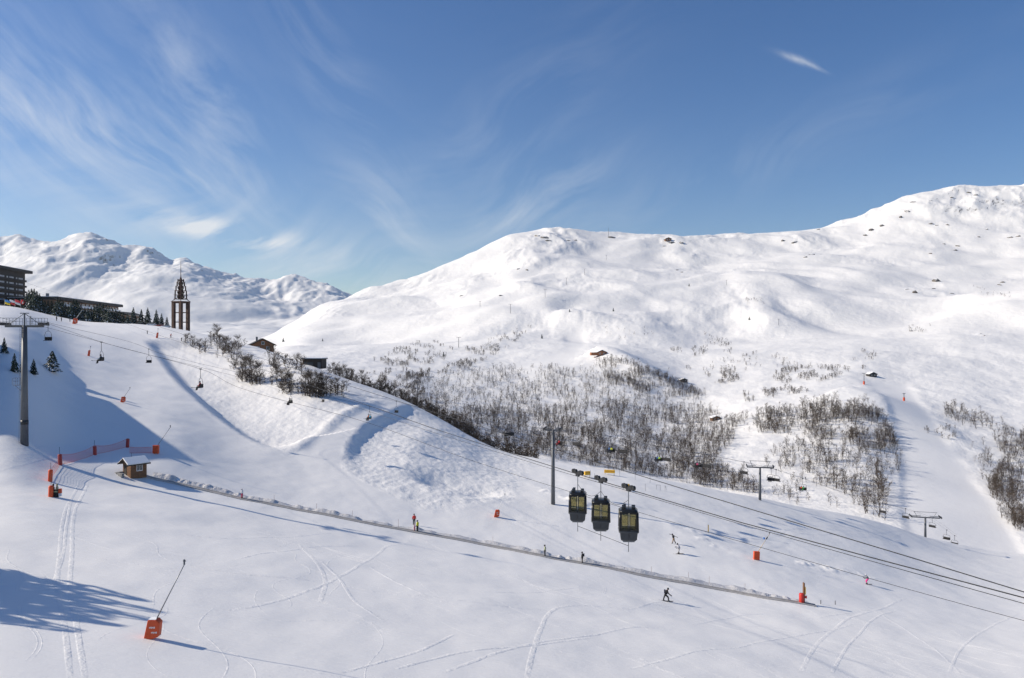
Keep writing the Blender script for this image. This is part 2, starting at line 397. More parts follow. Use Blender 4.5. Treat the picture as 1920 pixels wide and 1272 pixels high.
# ------------------------------------------------------------------ materials
def new_mat(name):
    m = bpy.data.materials.new(name)
    m.use_nodes = True
    t = m.node_tree
    return m, t, t.nodes['Principled BSDF']
def lin(c):
    return tuple(((x / 255) / 12.92 if x / 255 <= .04045 else ((x / 255 + .055) / 1.055) ** 2.4) for x in c)
def mat(name, col, rough=0.6, metal=0.0, var=0.15, scale=6.0, bump=0.0, spec=None):
    """plain paint, wood, metal or cloth with a little uneven tone"""
    m, t, b = new_mat(name)
    co = N(t, 'ShaderNodeTexCoord')
    n = N(t, 'ShaderNodeTexNoise', i_Scale=scale, i_Detail=4.0)
    t.links.new(co.outputs['Object'], n.inputs['Vector'])
    r = N(t, 'ShaderNodeMapRange')
    r.inputs['From Min'].default_value = .3; r.inputs['From Max'].default_value = .7
    r.inputs['To Min'].default_value = 1 - var; r.inputs['To Max'].default_value = 1 + var
    t.links.new(n.outputs['Fac'], r.inputs[0])
    mx = N(t, 'ShaderNodeVectorMath', operation='SCALE')
    mx.inputs[0].default_value = col[:3]
    t.links.new(r.outputs[0], mx.inputs['Scale'])
    t.links.new(mx.outputs[0], b.inputs['Base Color'])
    b.inputs['Roughness'].default_value = rough
    b.inputs['Metallic'].default_value = metal
    if spec is not None: b.inputs['Specular IOR Level'].default_value = spec
    if bump:
        bp = N(t, 'ShaderNodeBump', i_Strength=bump, i_Distance=0.05)
        t.links.new(n.outputs['Fac'], bp.inputs['Height']); t.links.new(bp.outputs[0], b.inputs['Normal'])
    return m
def snow_mat(name, scales, strength, dist, col=(.88, .873, .858), rock=None, groom_lines=False):
    m, t, b = new_mat(name)
    g = N(t, 'ShaderNodeNewGeometry')
    b.inputs['Roughness'].default_value = 0.55
    b.inputs['Specular IOR Level'].default_value = 0.25
    h = None
    for sc, amp in scales:
        n = N(t, 'ShaderNodeTexNoise', i_Scale=sc, i_Detail=4.0, i_Roughness=.55)
        t.links.new(g.outputs['Position'], n.inputs['Vector'])
        x = math_n(t, 'MULTIPLY', n.outputs['Fac'], amp)
        h = x if h is None else math_n(t, 'ADD', h, x)
    at_ = N(t, 'ShaderNodeAttribute', attribute_name='groom')
    rough_f = math_n(t, 'SUBTRACT', 1.0, math_n(t, 'MULTIPLY', at_.outputs['Fac'], 0.8))
    h = math_n(t, 'MULTIPLY', h, rough_f)
    if groom_lines:
        # fine ridges the groomer leaves and wandering ski edges
        mpn = N(t, 'ShaderNodeMapping'); mpn.inputs['Rotation'].default_value = (0, 0, math.radians(22)); mpn.inputs['Scale'].default_value = (.06, 1.6, .1)
        t.links.new(g.outputs['Position'], mpn.inputs['Vector'])
        n = N(t, 'ShaderNodeTexNoise', i_Scale=1.0, i_Detail=3.0, i_Roughness=.6, i_Distortion=0.6)
        t.links.new(mpn.outputs[0], n.inputs['Vector'])
        h = math_n(t, 'ADD', h, math_n(t, 'MULTIPLY', math_n(t, 'MULTIPLY', n.outputs['Fac'], 0.34), at_.outputs['Fac']))
    bp = N(t, 'ShaderNodeBump', i_Strength=strength, i_Distance=dist)
    t.links.new(h, bp.inputs['Height']); t.links.new(bp.outputs[0], b.inputs['Normal'])
    n = N(t, 'ShaderNodeTexNoise', i_Scale=0.02, i_Detail=5.0)
    t.links.new(g.outputs['Position'], n.inputs['Vector'])
    cr = N(t, 'ShaderNodeMix', data_type='RGBA')
    cr.inputs[6].default_value = (*[c * .95 for c in col], 1); cr.inputs[7].default_value = (*col, 1)
    t.links.new(n.outputs['Fac'], cr.inputs[0])
    out = cr.outputs[2]
    if rock:
        lo, hi_, cov = rock
        sp = N(t, 'ShaderNodeSeparateXYZ'); t.links.new(g.outputs['True Normal'], sp.inputs[0])
        rn = N(t, 'ShaderNodeTexNoise', i_Scale=cov, i_Detail=8.0, i_Roughness=.7)
        t.links.new(g.outputs['Position'], rn.inputs['Vector'])
        steep = math_n(t, 'ADD', math_n(t, 'SUBTRACT', 1.0, sp.outputs[2]), math_n(t, 'MULTIPLY', math_n(t, 'SUBTRACT', rn.outputs['Fac'], .5), .55))
        mr = N(t, 'ShaderNodeMapRange'); t.links.new(steep, mr.inputs[0])
        mr.inputs['From Min'].default_value = lo; mr.inputs['From Max'].default_value = hi_
        rc = N(t, 'ShaderNodeMix', data_type='RGBA'); t.links.new(mr.outputs[0], rc.inputs[0])
        t.links.new(out, rc.inputs[6]); rc.inputs[7].default_value = (.13, .115, .105, 1)
        out = rc.outputs[2]
    t.links.new(out, b.inputs['Base Color'])
    return m
M = {}
M['snow_near'] = snow_mat('snow_near', [(1.2, .5), (5.0, .2), (0.25, .6)], 0.6, 0.35, groom_lines=True)
M['snow_opp'] = snow_mat('snow_opp', [(.16, 1.0), (.6, .4), (.05, 1.6)], 0.42, 1.7, rock=(.265, .36, .045))
M['snow_far'] = snow_mat('snow_far', [(.012, 1.0), (.05, .3)], 0.3, 10.0, rock=(.36, .50, .01))
o = sheet_obj('snow_slope', near, M['snow_near'], {'groom': near_groom})
o['label'] = 'groomed snow slope of the ski area falling to the right'
o = sheet_obj('mountain_side', opp, M['snow_opp'], {'groom': opp_groom})
o['label'] = 'snow covered mountain side beyond the valley'
o = sheet_obj('mountain_range', rge, M['snow_far'], {'groom': np.zeros_like(rge.Z)})
o['label'] = 'distant snowy mountain range behind the village'
# ------------------------------------------------------------------ building helpers
class MB:
    def __init__(s): s.v = []; s.f = []; s.m = []; s.cur = 0
    def add(s, vs, fs):
        o = len(s.v); s.v += [tuple(p) for p in vs]
        for f in fs: s.f.append(tuple(i + o for i in f)); s.m.append(s.cur)
    def box(s, c, d, rot=None, taper=1.0):
        x, y, z = d[0] / 2, d[1] / 2, d[2] / 2
        P = [Vector((sx * x * (taper if sz > 0 else 1), sy * y * (taper if sz > 0 else 1), sz * z)) for sz in (-1, 1) for sx, sy in ((-1, -1), (1, -1), (1, 1), (-1, 1))]
        if rot is not None: P = [rot @ p for p in P]
        s.add([p + Vector(c) for p in P], [(3, 2, 1, 0), (4, 5, 6, 7), (0, 1, 5, 4), (1, 2, 6, 5), (2, 3, 7, 6), (3, 0, 4, 7)])
        return s
    def tube(s, p0, p1, r0, r1=None, n=6, caps=True):
        p0, p1 = Vector(p0), Vector(p1); r1 = r0 if r1 is None else r1
        d = (p1 - p0).normalized()
        a = d.orthogonal().normalized(); b = d.cross(a)
        P = []
        for p, r in ((p0, r0), (p1, r1)):
            for k in range(n):
                t = 2 * math.pi * k / n
                P.append(p + a * (r * math.cos(t)) + b * (r * math.sin(t)))
        F_ = [(k, (k + 1) % n, n + (k + 1) % n, n + k) for k in range(n)]
        if caps: F_ += [tuple(range(n - 1, -1, -1)), tuple(range(n, 2 * n))]
        s.add(P, F_)
        return s
    def path(s, pts, r, n=5):
        pts = [Vector(p) for p in pts]
        for a, b in zip(pts[:-1], pts[1:]): s.tube(a, b, r, r, n, True)
        return s
    def sweep(s, pts, r, n=6):
        """one continuous tube along the points"""
        pts = [Vector(p) for p in pts]; P = []; F_ = []
        up = Vector((0, 0, 1))
        for i, p in enumerate(pts):
            d = (pts[min(i + 1, len(pts) - 1)] - pts[max(i - 1, 0)]).normalized()
            a = d.cross(up); a = a.normalized() if a.length > 1e-4 else Vector((1, 0, 0)); b = a.cross(d)
            P += [p + a * (r * math.cos(2 * math.pi * k / n)) + b * (r * math.sin(2 * math.pi * k / n)) for k in range(n)]
        for i in range(len(pts) - 1):
            F_ += [(i * n + k, i * n + (k + 1) % n, (i + 1) * n + (k + 1) % n, (i + 1) * n + k) for k in range(n)]
        F_ += [tuple(range(n - 1, -1, -1)), tuple(range((len(pts) - 1) * n, len(pts) * n))]
        s.add(P, F_)
        return s
    def lathe(s, prof, c=(0, 0, 0), n=12, sx=1.0, sy=1.0):
        P = [(c[0] + r * sx * math.cos(2 * math.pi * k / n), c[1] + r * sy * math.sin(2 * math.pi * k / n), c[2] + z) for r, z in prof for k in range(n)]
        F_ = [(i * n + k, i * n + (k + 1) % n, (i + 1) * n + (k + 1) % n, (i + 1) * n + k) for i in range(len(prof) - 1) for k in range(n)]
        F_ += [tuple(range(n - 1, -1, -1)), tuple(range((len(prof) - 1) * n, len(prof) * n))]
        s.add(P, F_)
        return s
    def prism(s, poly, y0, y1):
        """polygon in x, z pushed from y0 to y1"""
        n = len(poly)
        P = [(x, y0, z) for x, z in poly] + [(x, y1, z) for x, z in poly]
        s.add(P, [tuple(range(n)), tuple(range(2 * n - 1, n - 1, -1))] + [(k, n + k, n + (k + 1) % n, (k + 1) % n) for k in range(n)])
        return s
    def loft(s, rings, caps=True):
        n = len(rings[0])
        P = [p for r in rings for p in r]
        F_ = [(i * n + k, i * n + (k + 1) % n, (i + 1) * n + (k + 1) % n, (i + 1) * n + k) for i in range(len(rings) - 1) for k in range(n)]
        if caps: F_ += [tuple(range(n - 1, -1, -1)), tuple(range((len(rings) - 1) * n, len(rings) * n))]
        s.add(P, F_)
        return s
    def mesh(s, name, mats, smooth_=False):
        me = bpy.data.meshes.new(name)
        me.from_pydata(s.v, [], s.f)
        for m in (mats if isinstance(mats, (list, tuple)) else [mats]): me.materials.append(m)
        if any(s.m): me.polygons.foreach_set('material_index', s.m)
        if smooth_: me.polygons.foreach_set('use_smooth', [True] * len(s.f))
        me.update()
        bm = bmesh.new(); bm.from_mesh(me); bmesh.ops.recalc_face_normals(bm, faces=bm.faces); bm.to_mesh(me); bm.free()
        return me
    def build(s, name, mats, parent=None, smooth_=False, bevel=0):
        o = bpy.data.objects.new(name, s.mesh(name, mats, smooth_)); COL.objects.link(o)
        if parent is not None: o.parent = parent
        if bevel:
            b = o.modifiers.new('bevel', 'BEVEL'); b.width = bevel; b.segments = 2; b.limit_method = 'ANGLE'
        return o
def tag(o, label, cat, group=None):
    o['label'] = label; o['category'] = cat
    if group: o['group'] = group
    return o
def thing(name, label, cat, loc=(0, 0, 0), rz=0.0, group=None, scale=1.0):
    o = bpy.data.objects.new(name, None); COL.objects.link(o)
    o.location = loc; o.rotation_euler = (0, 0, rz); o.scale = (scale,) * 3
    o.empty_display_size = .3
    return tag(o, label, cat, group)
def dup(root, loc, rz=None, label=None, group=None, scale=None):
    r = root.copy(); COL.objects.link(r); r.location = loc
    if rz is not None: r.rotation_euler = (0, 0, rz)
    if scale is not None: r.scale = (scale,) * 3
    if label: r['label'] = label
    if group: r['group'] = group
    for ch in root.children:
        c = ch.copy(); COL.objects.link(c); c.parent = r
        for g in ch.children:
            d = g.copy(); COL.objects.link(d); d.parent = c
    return r
def frame_yz(d):
    """rotation that turns local +X along the horizontal direction d"""
    return math.atan2(d[1], d[0])

M.update(
    orange=mat('orange_padding', (.62, .075, .012), .55, var=.12, scale=3),
    red=mat('red_padding', (.55, .03, .02), .5, var=.12),
    darkred=mat('dark_red_padding', (.33, .035, .03), .6, var=.15),
    steel=mat('galvanised_steel', (.22, .23, .25), .45, .6, var=.15),
    greysteel=mat('grey_painted_steel', (.11, .118, .13), .5, .3, var=.12, scale=2),
    dark=mat('dark_metal', (.03, .032, .036), .45, .4),
    rope=mat('steel_rope', (.035, .036, .04), .6, .5),
    white=mat('white_paint', (.78, .78, .77), .6),
    wood=mat('brown_wood', (.16, .075, .032), .7, var=.3, scale=4, bump=.3),
    orangewood=mat('larch_wood', (.30, .12, .045), .7, var=.3, scale=3),
    palewood=mat('pale_wood', (.52, .40, .24), .7, var=.2),
    darkwood=mat('dark_stained_wood', (.022, .017, .015), .75, var=.3),
    stone=mat('grey_stone', (.22, .22, .22), .85, var=.3, scale=5),
    snowcap=mat('snow_cap', (.86, .87, .885), .6, var=.03),
    glass=mat('window_glass', (.05, .06, .07), .12, 0, var=.1, spec=.8),
    curtain=mat('curtained_window', (.42, .43, .44), .5, var=.25, scale=.6),
    rust=mat('rusty_steel', (.075, .036, .025), .75, .2, var=.35, scale=1.2),
    brass=mat('pale_bell_metal', (.55, .45, .28), .4, .5),
    net=mat('orange_net', (.55, .10, .08), .8),
    yellow=mat('yellow_padding', (.72, .42, .02), .55),
    belt=mat('rubber_belt', (.36, .34, .32), .8, var=.25, scale=1.5),
    concrete=mat('concrete', (.42, .41, .40), .85, var=.2),
    skin=mat('skin', (.45, .26, .19), .55),
    black=mat('black_cloth', (.012, .012, .014), .8),
)
def cloth(c): 
    k = 'cloth_%02x%02x%02x' % tuple(int(x * 255) for x in c)
    if k not in M: M[k] = mat(k, c, .8, var=.1, scale=20)
    return M[k]
# ------------------------------------------------------------------ the village on the shoulder
def oblong(P0, P1, depth, z0, z1):
    """facade line P0->P1 (facade faces right of the walking direction); returns rz, length"""
    d = Vector((P1[0] - P0[0], P1[1] - P0[1]))
    return frame_yz(d), d.length
# tall apartment block: local x along the facade, facade at y = 0 looking towards -y, body behind it at +y
def block(name, label, P0, P1, z0, zroof, depth, floors, bays, fh, zfirst, wallmat, overhang):
    rz, L = oblong(P0, P1, depth, z0, zroof)
    r = thing(name, label, 'building', (P0[0], P0[1], z0), rz)
    H = zroof - z0
    MB().box((L / 2, depth / 2, H / 2), (L, depth, H)).build('wall', wallmat, r)
    rf = MB().box((L / 2 + overhang / 2, depth / 2 - .6, H + .75), (L + overhang, depth + 3.4, 1.5)).build('roof', M['darkwood'], r)
    MB().box((L / 2 + overhang / 2, depth / 2 - .6, H + 1.63), (L + overhang - .6, depth + 2.8, .24)).build('roof_snow', M['snowcap'], rf)
    return r, rz, L, H
A0, A1 = (-264.9, 376.0), (-274.4, 440.0)
r, rz, L, H = block('apartment_block', 'tall dark timber apartment block with rows of pale windows', A0, A1, 16.0, 37.0, 15, 7, 6, 3.0, 0, M['darkwood'], 4.0)
for k in range(6):
    z = 33.2 - 3.1 * k - 16.0
    if z < 1: continue
    MB().box((L / 2, -.55, z - 1.15), (L - 1, 1.1, .18)).box((L / 2, -1.08, z - .65), (L - 1, .08, .85)).build('balcony', M['darkwood'], r)
    MB().box((L + 1.6, 2.5, z - .9), (3.2, 3.2, .22)).box((L + 3.15, 2.5, z - .35), (.1, 3.2, .9)).build('end_balcony', M['darkwood'], r)
    for b in range(6):
        x = L - 5.5 - b * 10.4
        for dx, w in ((0, 5.0), (-4.7, 1.7)):
            f = MB().box((x + dx, -.06, z), (w + .3, .1, 1.75)).build('window', M['darkwood'], r)
            n = 3 if w > 3 else 1
            for q in range(n):
                MB().box((x + dx + (q - (n - 1) / 2) * w / n, -.12, z), (w / n - .12, .06, 1.5)).build('pane', M['curtain'], f)
B0, B1 = (-235.0, 400.0), (-249.5, 495.0)
r, rz, L, H = block('apartment_building', 'long low apartment building with white balconies and flat brown roof', B0, B1, 9.0, 20.2, 12, 3, 9, 2.9, 0, M['wood'], 1.5)
for k in range(3):
    z = 9.6 - 3.4 * k
    MB().box((L / 2, -.7, z - 1.3), (L - .4, 1.4, .2)).box((L / 2, -1.36, z - .75), (L - .4, .08, .95)).build('balcony', M['white'], r)
    for b in range(16):
        x = 3.5 + b * 5.9
        f = MB().box((x, -.05, z + .1), (4.2, .1, 2.0)).build('window', M['wood'], r)
        for q in (-1, 0, 1):
            MB().box((x + q * 1.3, -.11, z + .1), (1.15, .06, 1.75)).build('pane', M['curtain'] if (b + k + q) % 3 else M['glass'], f)
MB().box((8, 6, H + 2.6), (1.2, 1.2, 2.0)).build('chimney', M['stone'], r)
# flat-roofed link behind the firs
p = at(60, 566, 425)
r = thing('link_building', 'low flat roofed wing between the two apartment buildings', 'building', (p.x, p.y, 12), math.radians(84))
MB().box((0, 0, 4.5), (22, 9, 9)).build('wall', M['wood'], r)
rf = MB().box((0, -.5, 9.4), (25, 12, .8)).build('roof', M['darkwood'], r)
MB().box((0, -.5, 9.92), (24, 11, .24)).build('roof_snow', M['snowcap'], rf)
for b in range(4):
    f = MB().box((-8 + b * 5, -4.53, 6), (2.6, .1, 1.6)).build('window', M['darkwood'], r)
    MB().box((-8 + b * 5, -4.6, 6), (2.3, .06, 1.35)).build('pane', M['glass'], f)
p = at(236, 590, 430)
r = thing('low_building', 'low brown roofed building half hidden behind the fir trees', 'building', (p.x, p.y, 8.5), math.radians(97))
MB().box((0, 0, 2.2), (26, 9, 4.4)).build('wall', M['wood'], r)
rf = MB().prism([(-5.6, 4.4), (0, 6.0), (5.6, 4.4), (5.6, 4.75), (0, 6.4), (-5.6, 4.75)], -14, 14).build('roof', M['darkwood'], r)
rf.rotation_euler = (0, 0, math.pi / 2)
for b in range(5):
    f = MB().box((-10 + b * 5, -4.53, 2.4), (2.4, .1, 1.5)).build('window', M['darkwood'], r)
    MB().box((-10 + b * 5, -4.6, 2.4), (2.1, .06, 1.25)).build('pane', M['glass'], f)
# bell tower
p = at(339, 613, 360)
zb = gz(p.x, p.y) - .3
T = thing('bell_tower', 'rusty steel bell tower with open legs and thin spire', 'tower', (p.x, p.y, zb), math.radians(68))
k = 0.246
h1 = 46 * k + (vz(613, 360) - zb)
a = 2.15
for sx, sy in ((1, 1), (1, -1), (-1, 1), (-1, -1)):
    MB().box((sx * a, sy * a, h1 / 2), (1.3, 1.3, h1)).build('leg', M['rust'], T)
for z in (h1 * .33, h1 * .65, h1 - .3):
    m = MB()
    for s in (-1, 1):
        m.box((0, s * a, z), (2 * a, .35, .35)).box((s * a, 0, z), (.35, 2 * a, .35))
    m.build('cross_beam', M['rust'], T)
MB().box((0, 0, h1 + .2), (2 * a + 1.6, 2 * a + 1.6, .4)).build('platform', M['rust'], T)
m = MB()
for sx, sy in ((1, 1), (1, -1), (-1, 1), (-1, -1)):
    m.tube((sx * (a + .5), sy * (a + .5), h1 + .4), (sx * .9, sy * .9, h1 + 2.2), .16)
m.build('sloping_strut', M['rust'], T)
z = h1 + 1.4
for w, hh in ((3.5, 1.9), (3.4, 2.0), (2.9, 2.1), (2.2, 1.8), (1.7, 1.4)):
    m = MB()
    for sx, sy in ((1, 1), (1, -1), (-1, 1), (-1, -1)):
        m.tube((sx * w / 2, sy * w / 2, z), (sx * w / 2 * .97, sy * w / 2 * .97, z + hh), .33)
    m.box((0, 0, z), (w + .9, w + .9, .22)).box((0, 0, z + hh / 2), (w * .5, w * .5, hh))
    for q in range(8):
        t = q * math.pi / 4 + .4
        m.tube((w * .25 * math.cos(t), w * .25 * math.sin(t), z + .2), (w * .5 * math.cos(t), w * .5 * math.sin(t), z + hh * .8), .22)
    st = m.build('belfry_stage', M['rust'], T)
    if w > 1.8:
        for t in (.3, 2.4, 4.4):
            MB().lathe([(.12, .75), (.3, .55), (.36, .2), (.5, 0)], (w * .33 * math.cos(t), w * .33 * math.sin(t), z + .7), 8).build('bell', M['brass'], st, True)
    z += hh
MB().lathe([(.42, 0), (.5, .3), (.3, .8), (.17, 1.4), (.12, 5.2), (.05, 8.6), (.02, 8.9)], (0, 0, z), 7).build('spire', M['rust'], T, True)
# flags
for u, cols, lab in ((9, ((.05, .25, .6), (.75, .55, .03)), 'blue and yellow flag on a pole before the dark apartment block'),
                     (18, ((.75, .75, .75), (.6, .05, .05)), 'white flag with a little red on a pole before the dark apartment block'),
                     (28, ((.65, .04, .05), (.75, .75, .75)), 'red and white flag on a pole before the dark apartment block'),
                     (39, ((.65, .03, .04), (.65, .03, .04)), 'red flag with white cross on a pole before the dark apartment block')):
    p = at(u, 572, 352)
    zb = gz(p.x, p.y)
    r = thing('flag', lab, 'flag', (p.x, p.y, zb), 0)
    ht = vz(561, 352) - zb
    MB().tube((0, 0, -.3), (0, 0, ht), .06, .04).build('pole', M['white'], r)
    for q in (0, 1):
        m = MB(); P = []
        for i in range(7):
            x = i * .42
            for j in range(3):
                P.append((x, .18 * math.sin(x * 2.2 + j), ht - .1 - (q * 1.0 + j * .5) - x * .35))
        m.add(P, [(i * 3 + j, i * 3 + j + 1, i * 3 + j + 4, i * 3 + j + 3) for i in range(6) for j in range(2)])
        o = m.build('cloth_band', cloth(cols[q]), r, True)
        sm = o.modifiers.new('thick', 'SOLIDIFY'); sm.thickness = .02
    if u == 39:
        MB().box((1.2, -.25, ht - 1.5), (.9, .06, .3)).box((1.2, -.25, ht - 1.5), (.3, .07, .9)).build('cross', M['white'], r)
# parked cars seen over the snow bank
def car(col):
    r = thing('parked_car', '', 'car')
    body = [(-2.1, .35), (-2.1, .8), (-1.9, .92), (-1.1, .98), (-.5, 1.45), (.9, 1.47), (1.6, 1.0), (2.0, .95), (2.12, .7), (2.12, .35)]
    MB().prism(body, -.85, .85).build('body', cloth(col), r, bevel=.06)
    MB().prism([(-1.0, 1.0), (-.5, 1.40), (.85, 1.42), (1.42, 1.0)], -.865, .865).build('side_windows', M['glass'], r)
    MB().add([(-1.12, -.7, 1.0), (-1.12, .7, 1.0), (-.56, .62, 1.43), (-.56, -.62, 1.43)], [(0, 1, 2, 3)])
    m = MB(); m.add([(-1.14, -.7, 1.0), (-1.14, .7, 1.0), (-.58, .62, 1.44), (-.58, -.62, 1.44)], [(0, 1, 2, 3)]); m.build('windscreen', M['glass'], r)
    for x in (-1.3, 1.3):
        for y in (-.8, .8):
            w = MB().tube((x, y - .1, .33), (x, y + .1, .33), .33, n=14).build('wheel', M['black'], r)
            MB().tube((x, y - .11, .33), (x, y + .11, .33), .18, n=8).build('rim', M['steel'], w)
    return r
cars = [(206, (.6, .6, .6), 'silver car parked by the fir trees'), (262, (.03, .03, .04), 'black car parked under the fir trees'),
        (284, (.7, .7, .72), 'white car parked between the fir trees and the bell tower'), (300, (.25, .03, .03), 'dark red car parked beside the last fir trees'),
        (311, (.6, .62, .65), 'pale grey car parked closest to the bell tower')]
for u, c, lab in cars:
    g = near.hit(u, 620 if u > 250 else 612)
    Yc = 350
    x = (u - CU) / F * Yc
    r = car(c); r.location = (x, Yc, gz(x, Yc) - .02); r.rotation_euler = (0, 0, math.radians(15 + (u * 7) % 20)); r['label'] = lab; r['group'] = 'cars parked by the village road'
# chalet and lift shed on the shoulder
p = at(491, 652, 300)
r = thing('chalet', 'orange brown wooden chalet sunk behind the snowy shoulder', 'house', (p.x, p.y, vz(662, 300)), math.radians(22))
MB().prism([(-4, 0), (4, 0), (4, 3.2), (0, 5.2), (-4, 3.2)], -5, 5).build('wall', M['orangewood'], r)
rf = MB().prism([(-4.9, 2.85), (0, 5.3), (4.9, 2.85), (4.9, 3.1), (0, 5.6), (-4.9, 3.1)], -5.7, 5.7).build('roof', M['darkwood'], r)
MB().box((-1.8, 1, 5.4), (.7, .7, 1.6)).build('chimney', M['stone'], rf)
for x, z in ((-1.8, 1.9), (1.8, 1.9), (0, 3.8)):
    f = MB().box((x, -5.04, z), (1.1, .1, 1.2)).build('window', M['white'], r)
    MB().box((x, -5.1, z), (.85, .06, .95)).build('pane', M['glass'], f)
p = at(590, 692, 246)
r = thing('lift_shed', 'dark flat roofed shed with a snow covered roof on the shoulder', 'shed', (p.x, p.y, gz(p.x, 246) - .4), math.radians(-6))
MB().box((0, 0, 1.5), (6.2, 4.2, 3.0)).build('wall', M['darkwood'], r)
rf = MB().box((0, -.2, 3.12), (7.0, 5.2, .25)).build('roof', M['dark'], r)
MB().box((0, -.2, 3.36), (6.8, 5.0, .24)).build('roof_snow', M['snowcap'], rf)
f = MB().box((-1.2, -2.13, 1.5), (3.0, .08, 1.3)).build('window', M['dark'], r)
for q in (-1, 0, 1): MB().box((-1.2 + q, -2.19, 1.5), (.86, .05, 1.1)).build('pane', M['glass'], f)
MB().box((2.2, -2.13, 1.05), (.95, .08, 2.0)).build('door', M['greysteel'], r)
# the far mountain hut and sheds
def far_hut(name, label, u, v, w, wm):
    p = ground(u, v)
    r = thing(name, label, 'hut', (p.x, p.y, p.z - .3), math.radians(10))
    MB().prism([(-w / 2, 0), (w / 2, 0), (w / 2, w * .32), (0, w * .5), (-w / 2, w * .32)], -w * .35, w * .35).build('wall', wm, r)
    rf = MB().prism([(-w * .6, w * .28), (0, w * .52), (w * .6, w * .28), (w * .6, w * .32), (0, w * .57), (-w * .6, w * .32)], -w * .45, w * .45).build('roof', M['darkwood'], r)
    MB().prism([(-w * .58, w * .335), (0, w * .575), (w * .58, w * .335), (w * .58, w * .36), (0, w * .61), (-w * .58, w * .36)], -w * .43, w * .43).build('roof_snow', M['snowcap'], rf)
    for q in (-1, 1):
        f = MB().box((q * w * .22, -w * .355, w * .2), (w * .16, .08, w * .14)).build('window', M['white'], r)
        MB().box((q * w * .22, -w * .365, w * .2), (w * .12, .06, w * .1)).build('pane', M['glass'], f)
    return r
r = far_hut('mountain_hut', 'orange timber mountain hut above the wooded spur', 1127, 666, 9, M['orangewood'])
MB().box((-7.5, 0, 1.4), (6, 5, 2.8)).build('annexe', M['orangewood'], r)
far_hut('hay_barn', 'little dark hay barn at the tip of the wooded spur', 1281, 716, 6, M['darkwood'])
far_hut('wooden_shed', 'small brown shed where the valley track meets the trees', 1341, 788, 6, M['wood'])
far_hut('lift_hut', 'small dark hut at the head of the wide piste', 1634, 706, 7, M['darkwood'])
far_hut('summit_station', 'tiny lift station on the mountain crest', 1252, 452, 16, M['wood'])
# ------------------------------------------------------------------ lifts: ropes, pylons, chairs, gondola cabins
def pix_curve(kn, n=60):
    """smooth 3-D curve through (u, v, depth) knots"""
    P = [at(*k) for k in kn]
    t = np.concatenate([[0], np.cumsum([(P[i + 1] - P[i]).length for i in range(len(P) - 1)])])
    tt = np.linspace(0, t[-1], n)
    c = [pchip(t, [p[i] for p in P], tt) for i in range(3)]
    return [Vector((c[0][i], c[1][i], c[2][i])) for i in range(n)]
def on_curve(c, u):
    for a, b in zip(c[:-1], c[1:]):
        ua, ub = CU + F * a.x / a.y, CU + F * b.x / b.y
        if ua <= u <= ub or ub <= u <= ua:
            t = (u - ua) / (ub - ua + 1e-9)
            return a.lerp(b, t), (b - a).normalized()
    return c[0], (c[1] - c[0]).normalized()
def rope(label, kn, r, n=60):
    c = pix_curve(kn, n)
    o = MB().sweep(c, r, 5).build('lift_rope', M['rope'], None, True)
    tag(o, label, 'rope', 'ropes of the lifts')
    return c
G1 = rope('thick gondola rope that passes behind the three cabins', [(48, 530, 425), (140, 561, 330), (440, 657, 182), (900, 800, 82), (1217, 897, 61), (1340, 935, 55), (1920, 1110, 41), (2500, 1290, 33)], .031)
G2 = rope('thick rope that the three gondola cabins hang from', [(48, 541, 420), (100, 559, 365), (440, 676, 175), (640, 743, 115), (900, 832, 76), (1130, 903, 57.5), (1340, 966, 49), (1920, 1121, 36), (2500, 1275, 29)], .031)
G3 = rope('thin haul rope just under the gondola cabin rope', [(440, 690, 178), (640, 755, 117), (900, 838, 77), (1130, 907, 58.3), (1340, 969, 49.6), (1920, 1132, 36.4), (2500, 1290, 29)], .018)
C1 = rope('long chairlift rope running low across the snow field', [(57, 606, 116.5), (190, 642, 117), (376, 692, 117), (440, 724, 112), (680, 790, 104), (900, 869, 92), (1340, 1002, 76), (1920, 1164, 60), (2500, 1310, 50)], .022)
C2 = rope('chairlift rope carrying the riders past the bare trees', [(84, 605, 117), (190, 641.5, 128), (376, 689, 146), (545, 731, 163), (693, 762, 176), (800, 800, 190), (905, 842, 215)], .022)
C3 = rope('far chairlift rope with the empty chairs coming down', [(86, 604, 120), (279, 655, 160), (605, 731, 178), (743, 753, 196), (825, 787, 225), (880, 812, 240)], .022)
up = [(-400, 520, 116), (57, 604, 116)]
rope('chairlift rope going uphill from the tall grey pylon', [(-500, 470, 190), (-100, 568, 130), (30, 604, 116)], .022, 14)
D1 = rope('rope of the quad chairlift above the valley wood', [(700, 700, 260), (890, 770, 190), (1040, 804, 150), (1230, 837, 170), (1427, 874, 195), (1600, 930, 225), (1735, 969, 245), (1795, 1008, 255)], .02)
D2 = rope('return rope of the quad chairlift above the valley wood', [(700, 700, 266), (890, 770, 195), (1050, 806, 155), (1240, 838, 175), (1437, 876, 200), (1605, 931, 230), (1745, 970, 250), (1795, 1004, 258)], .02)

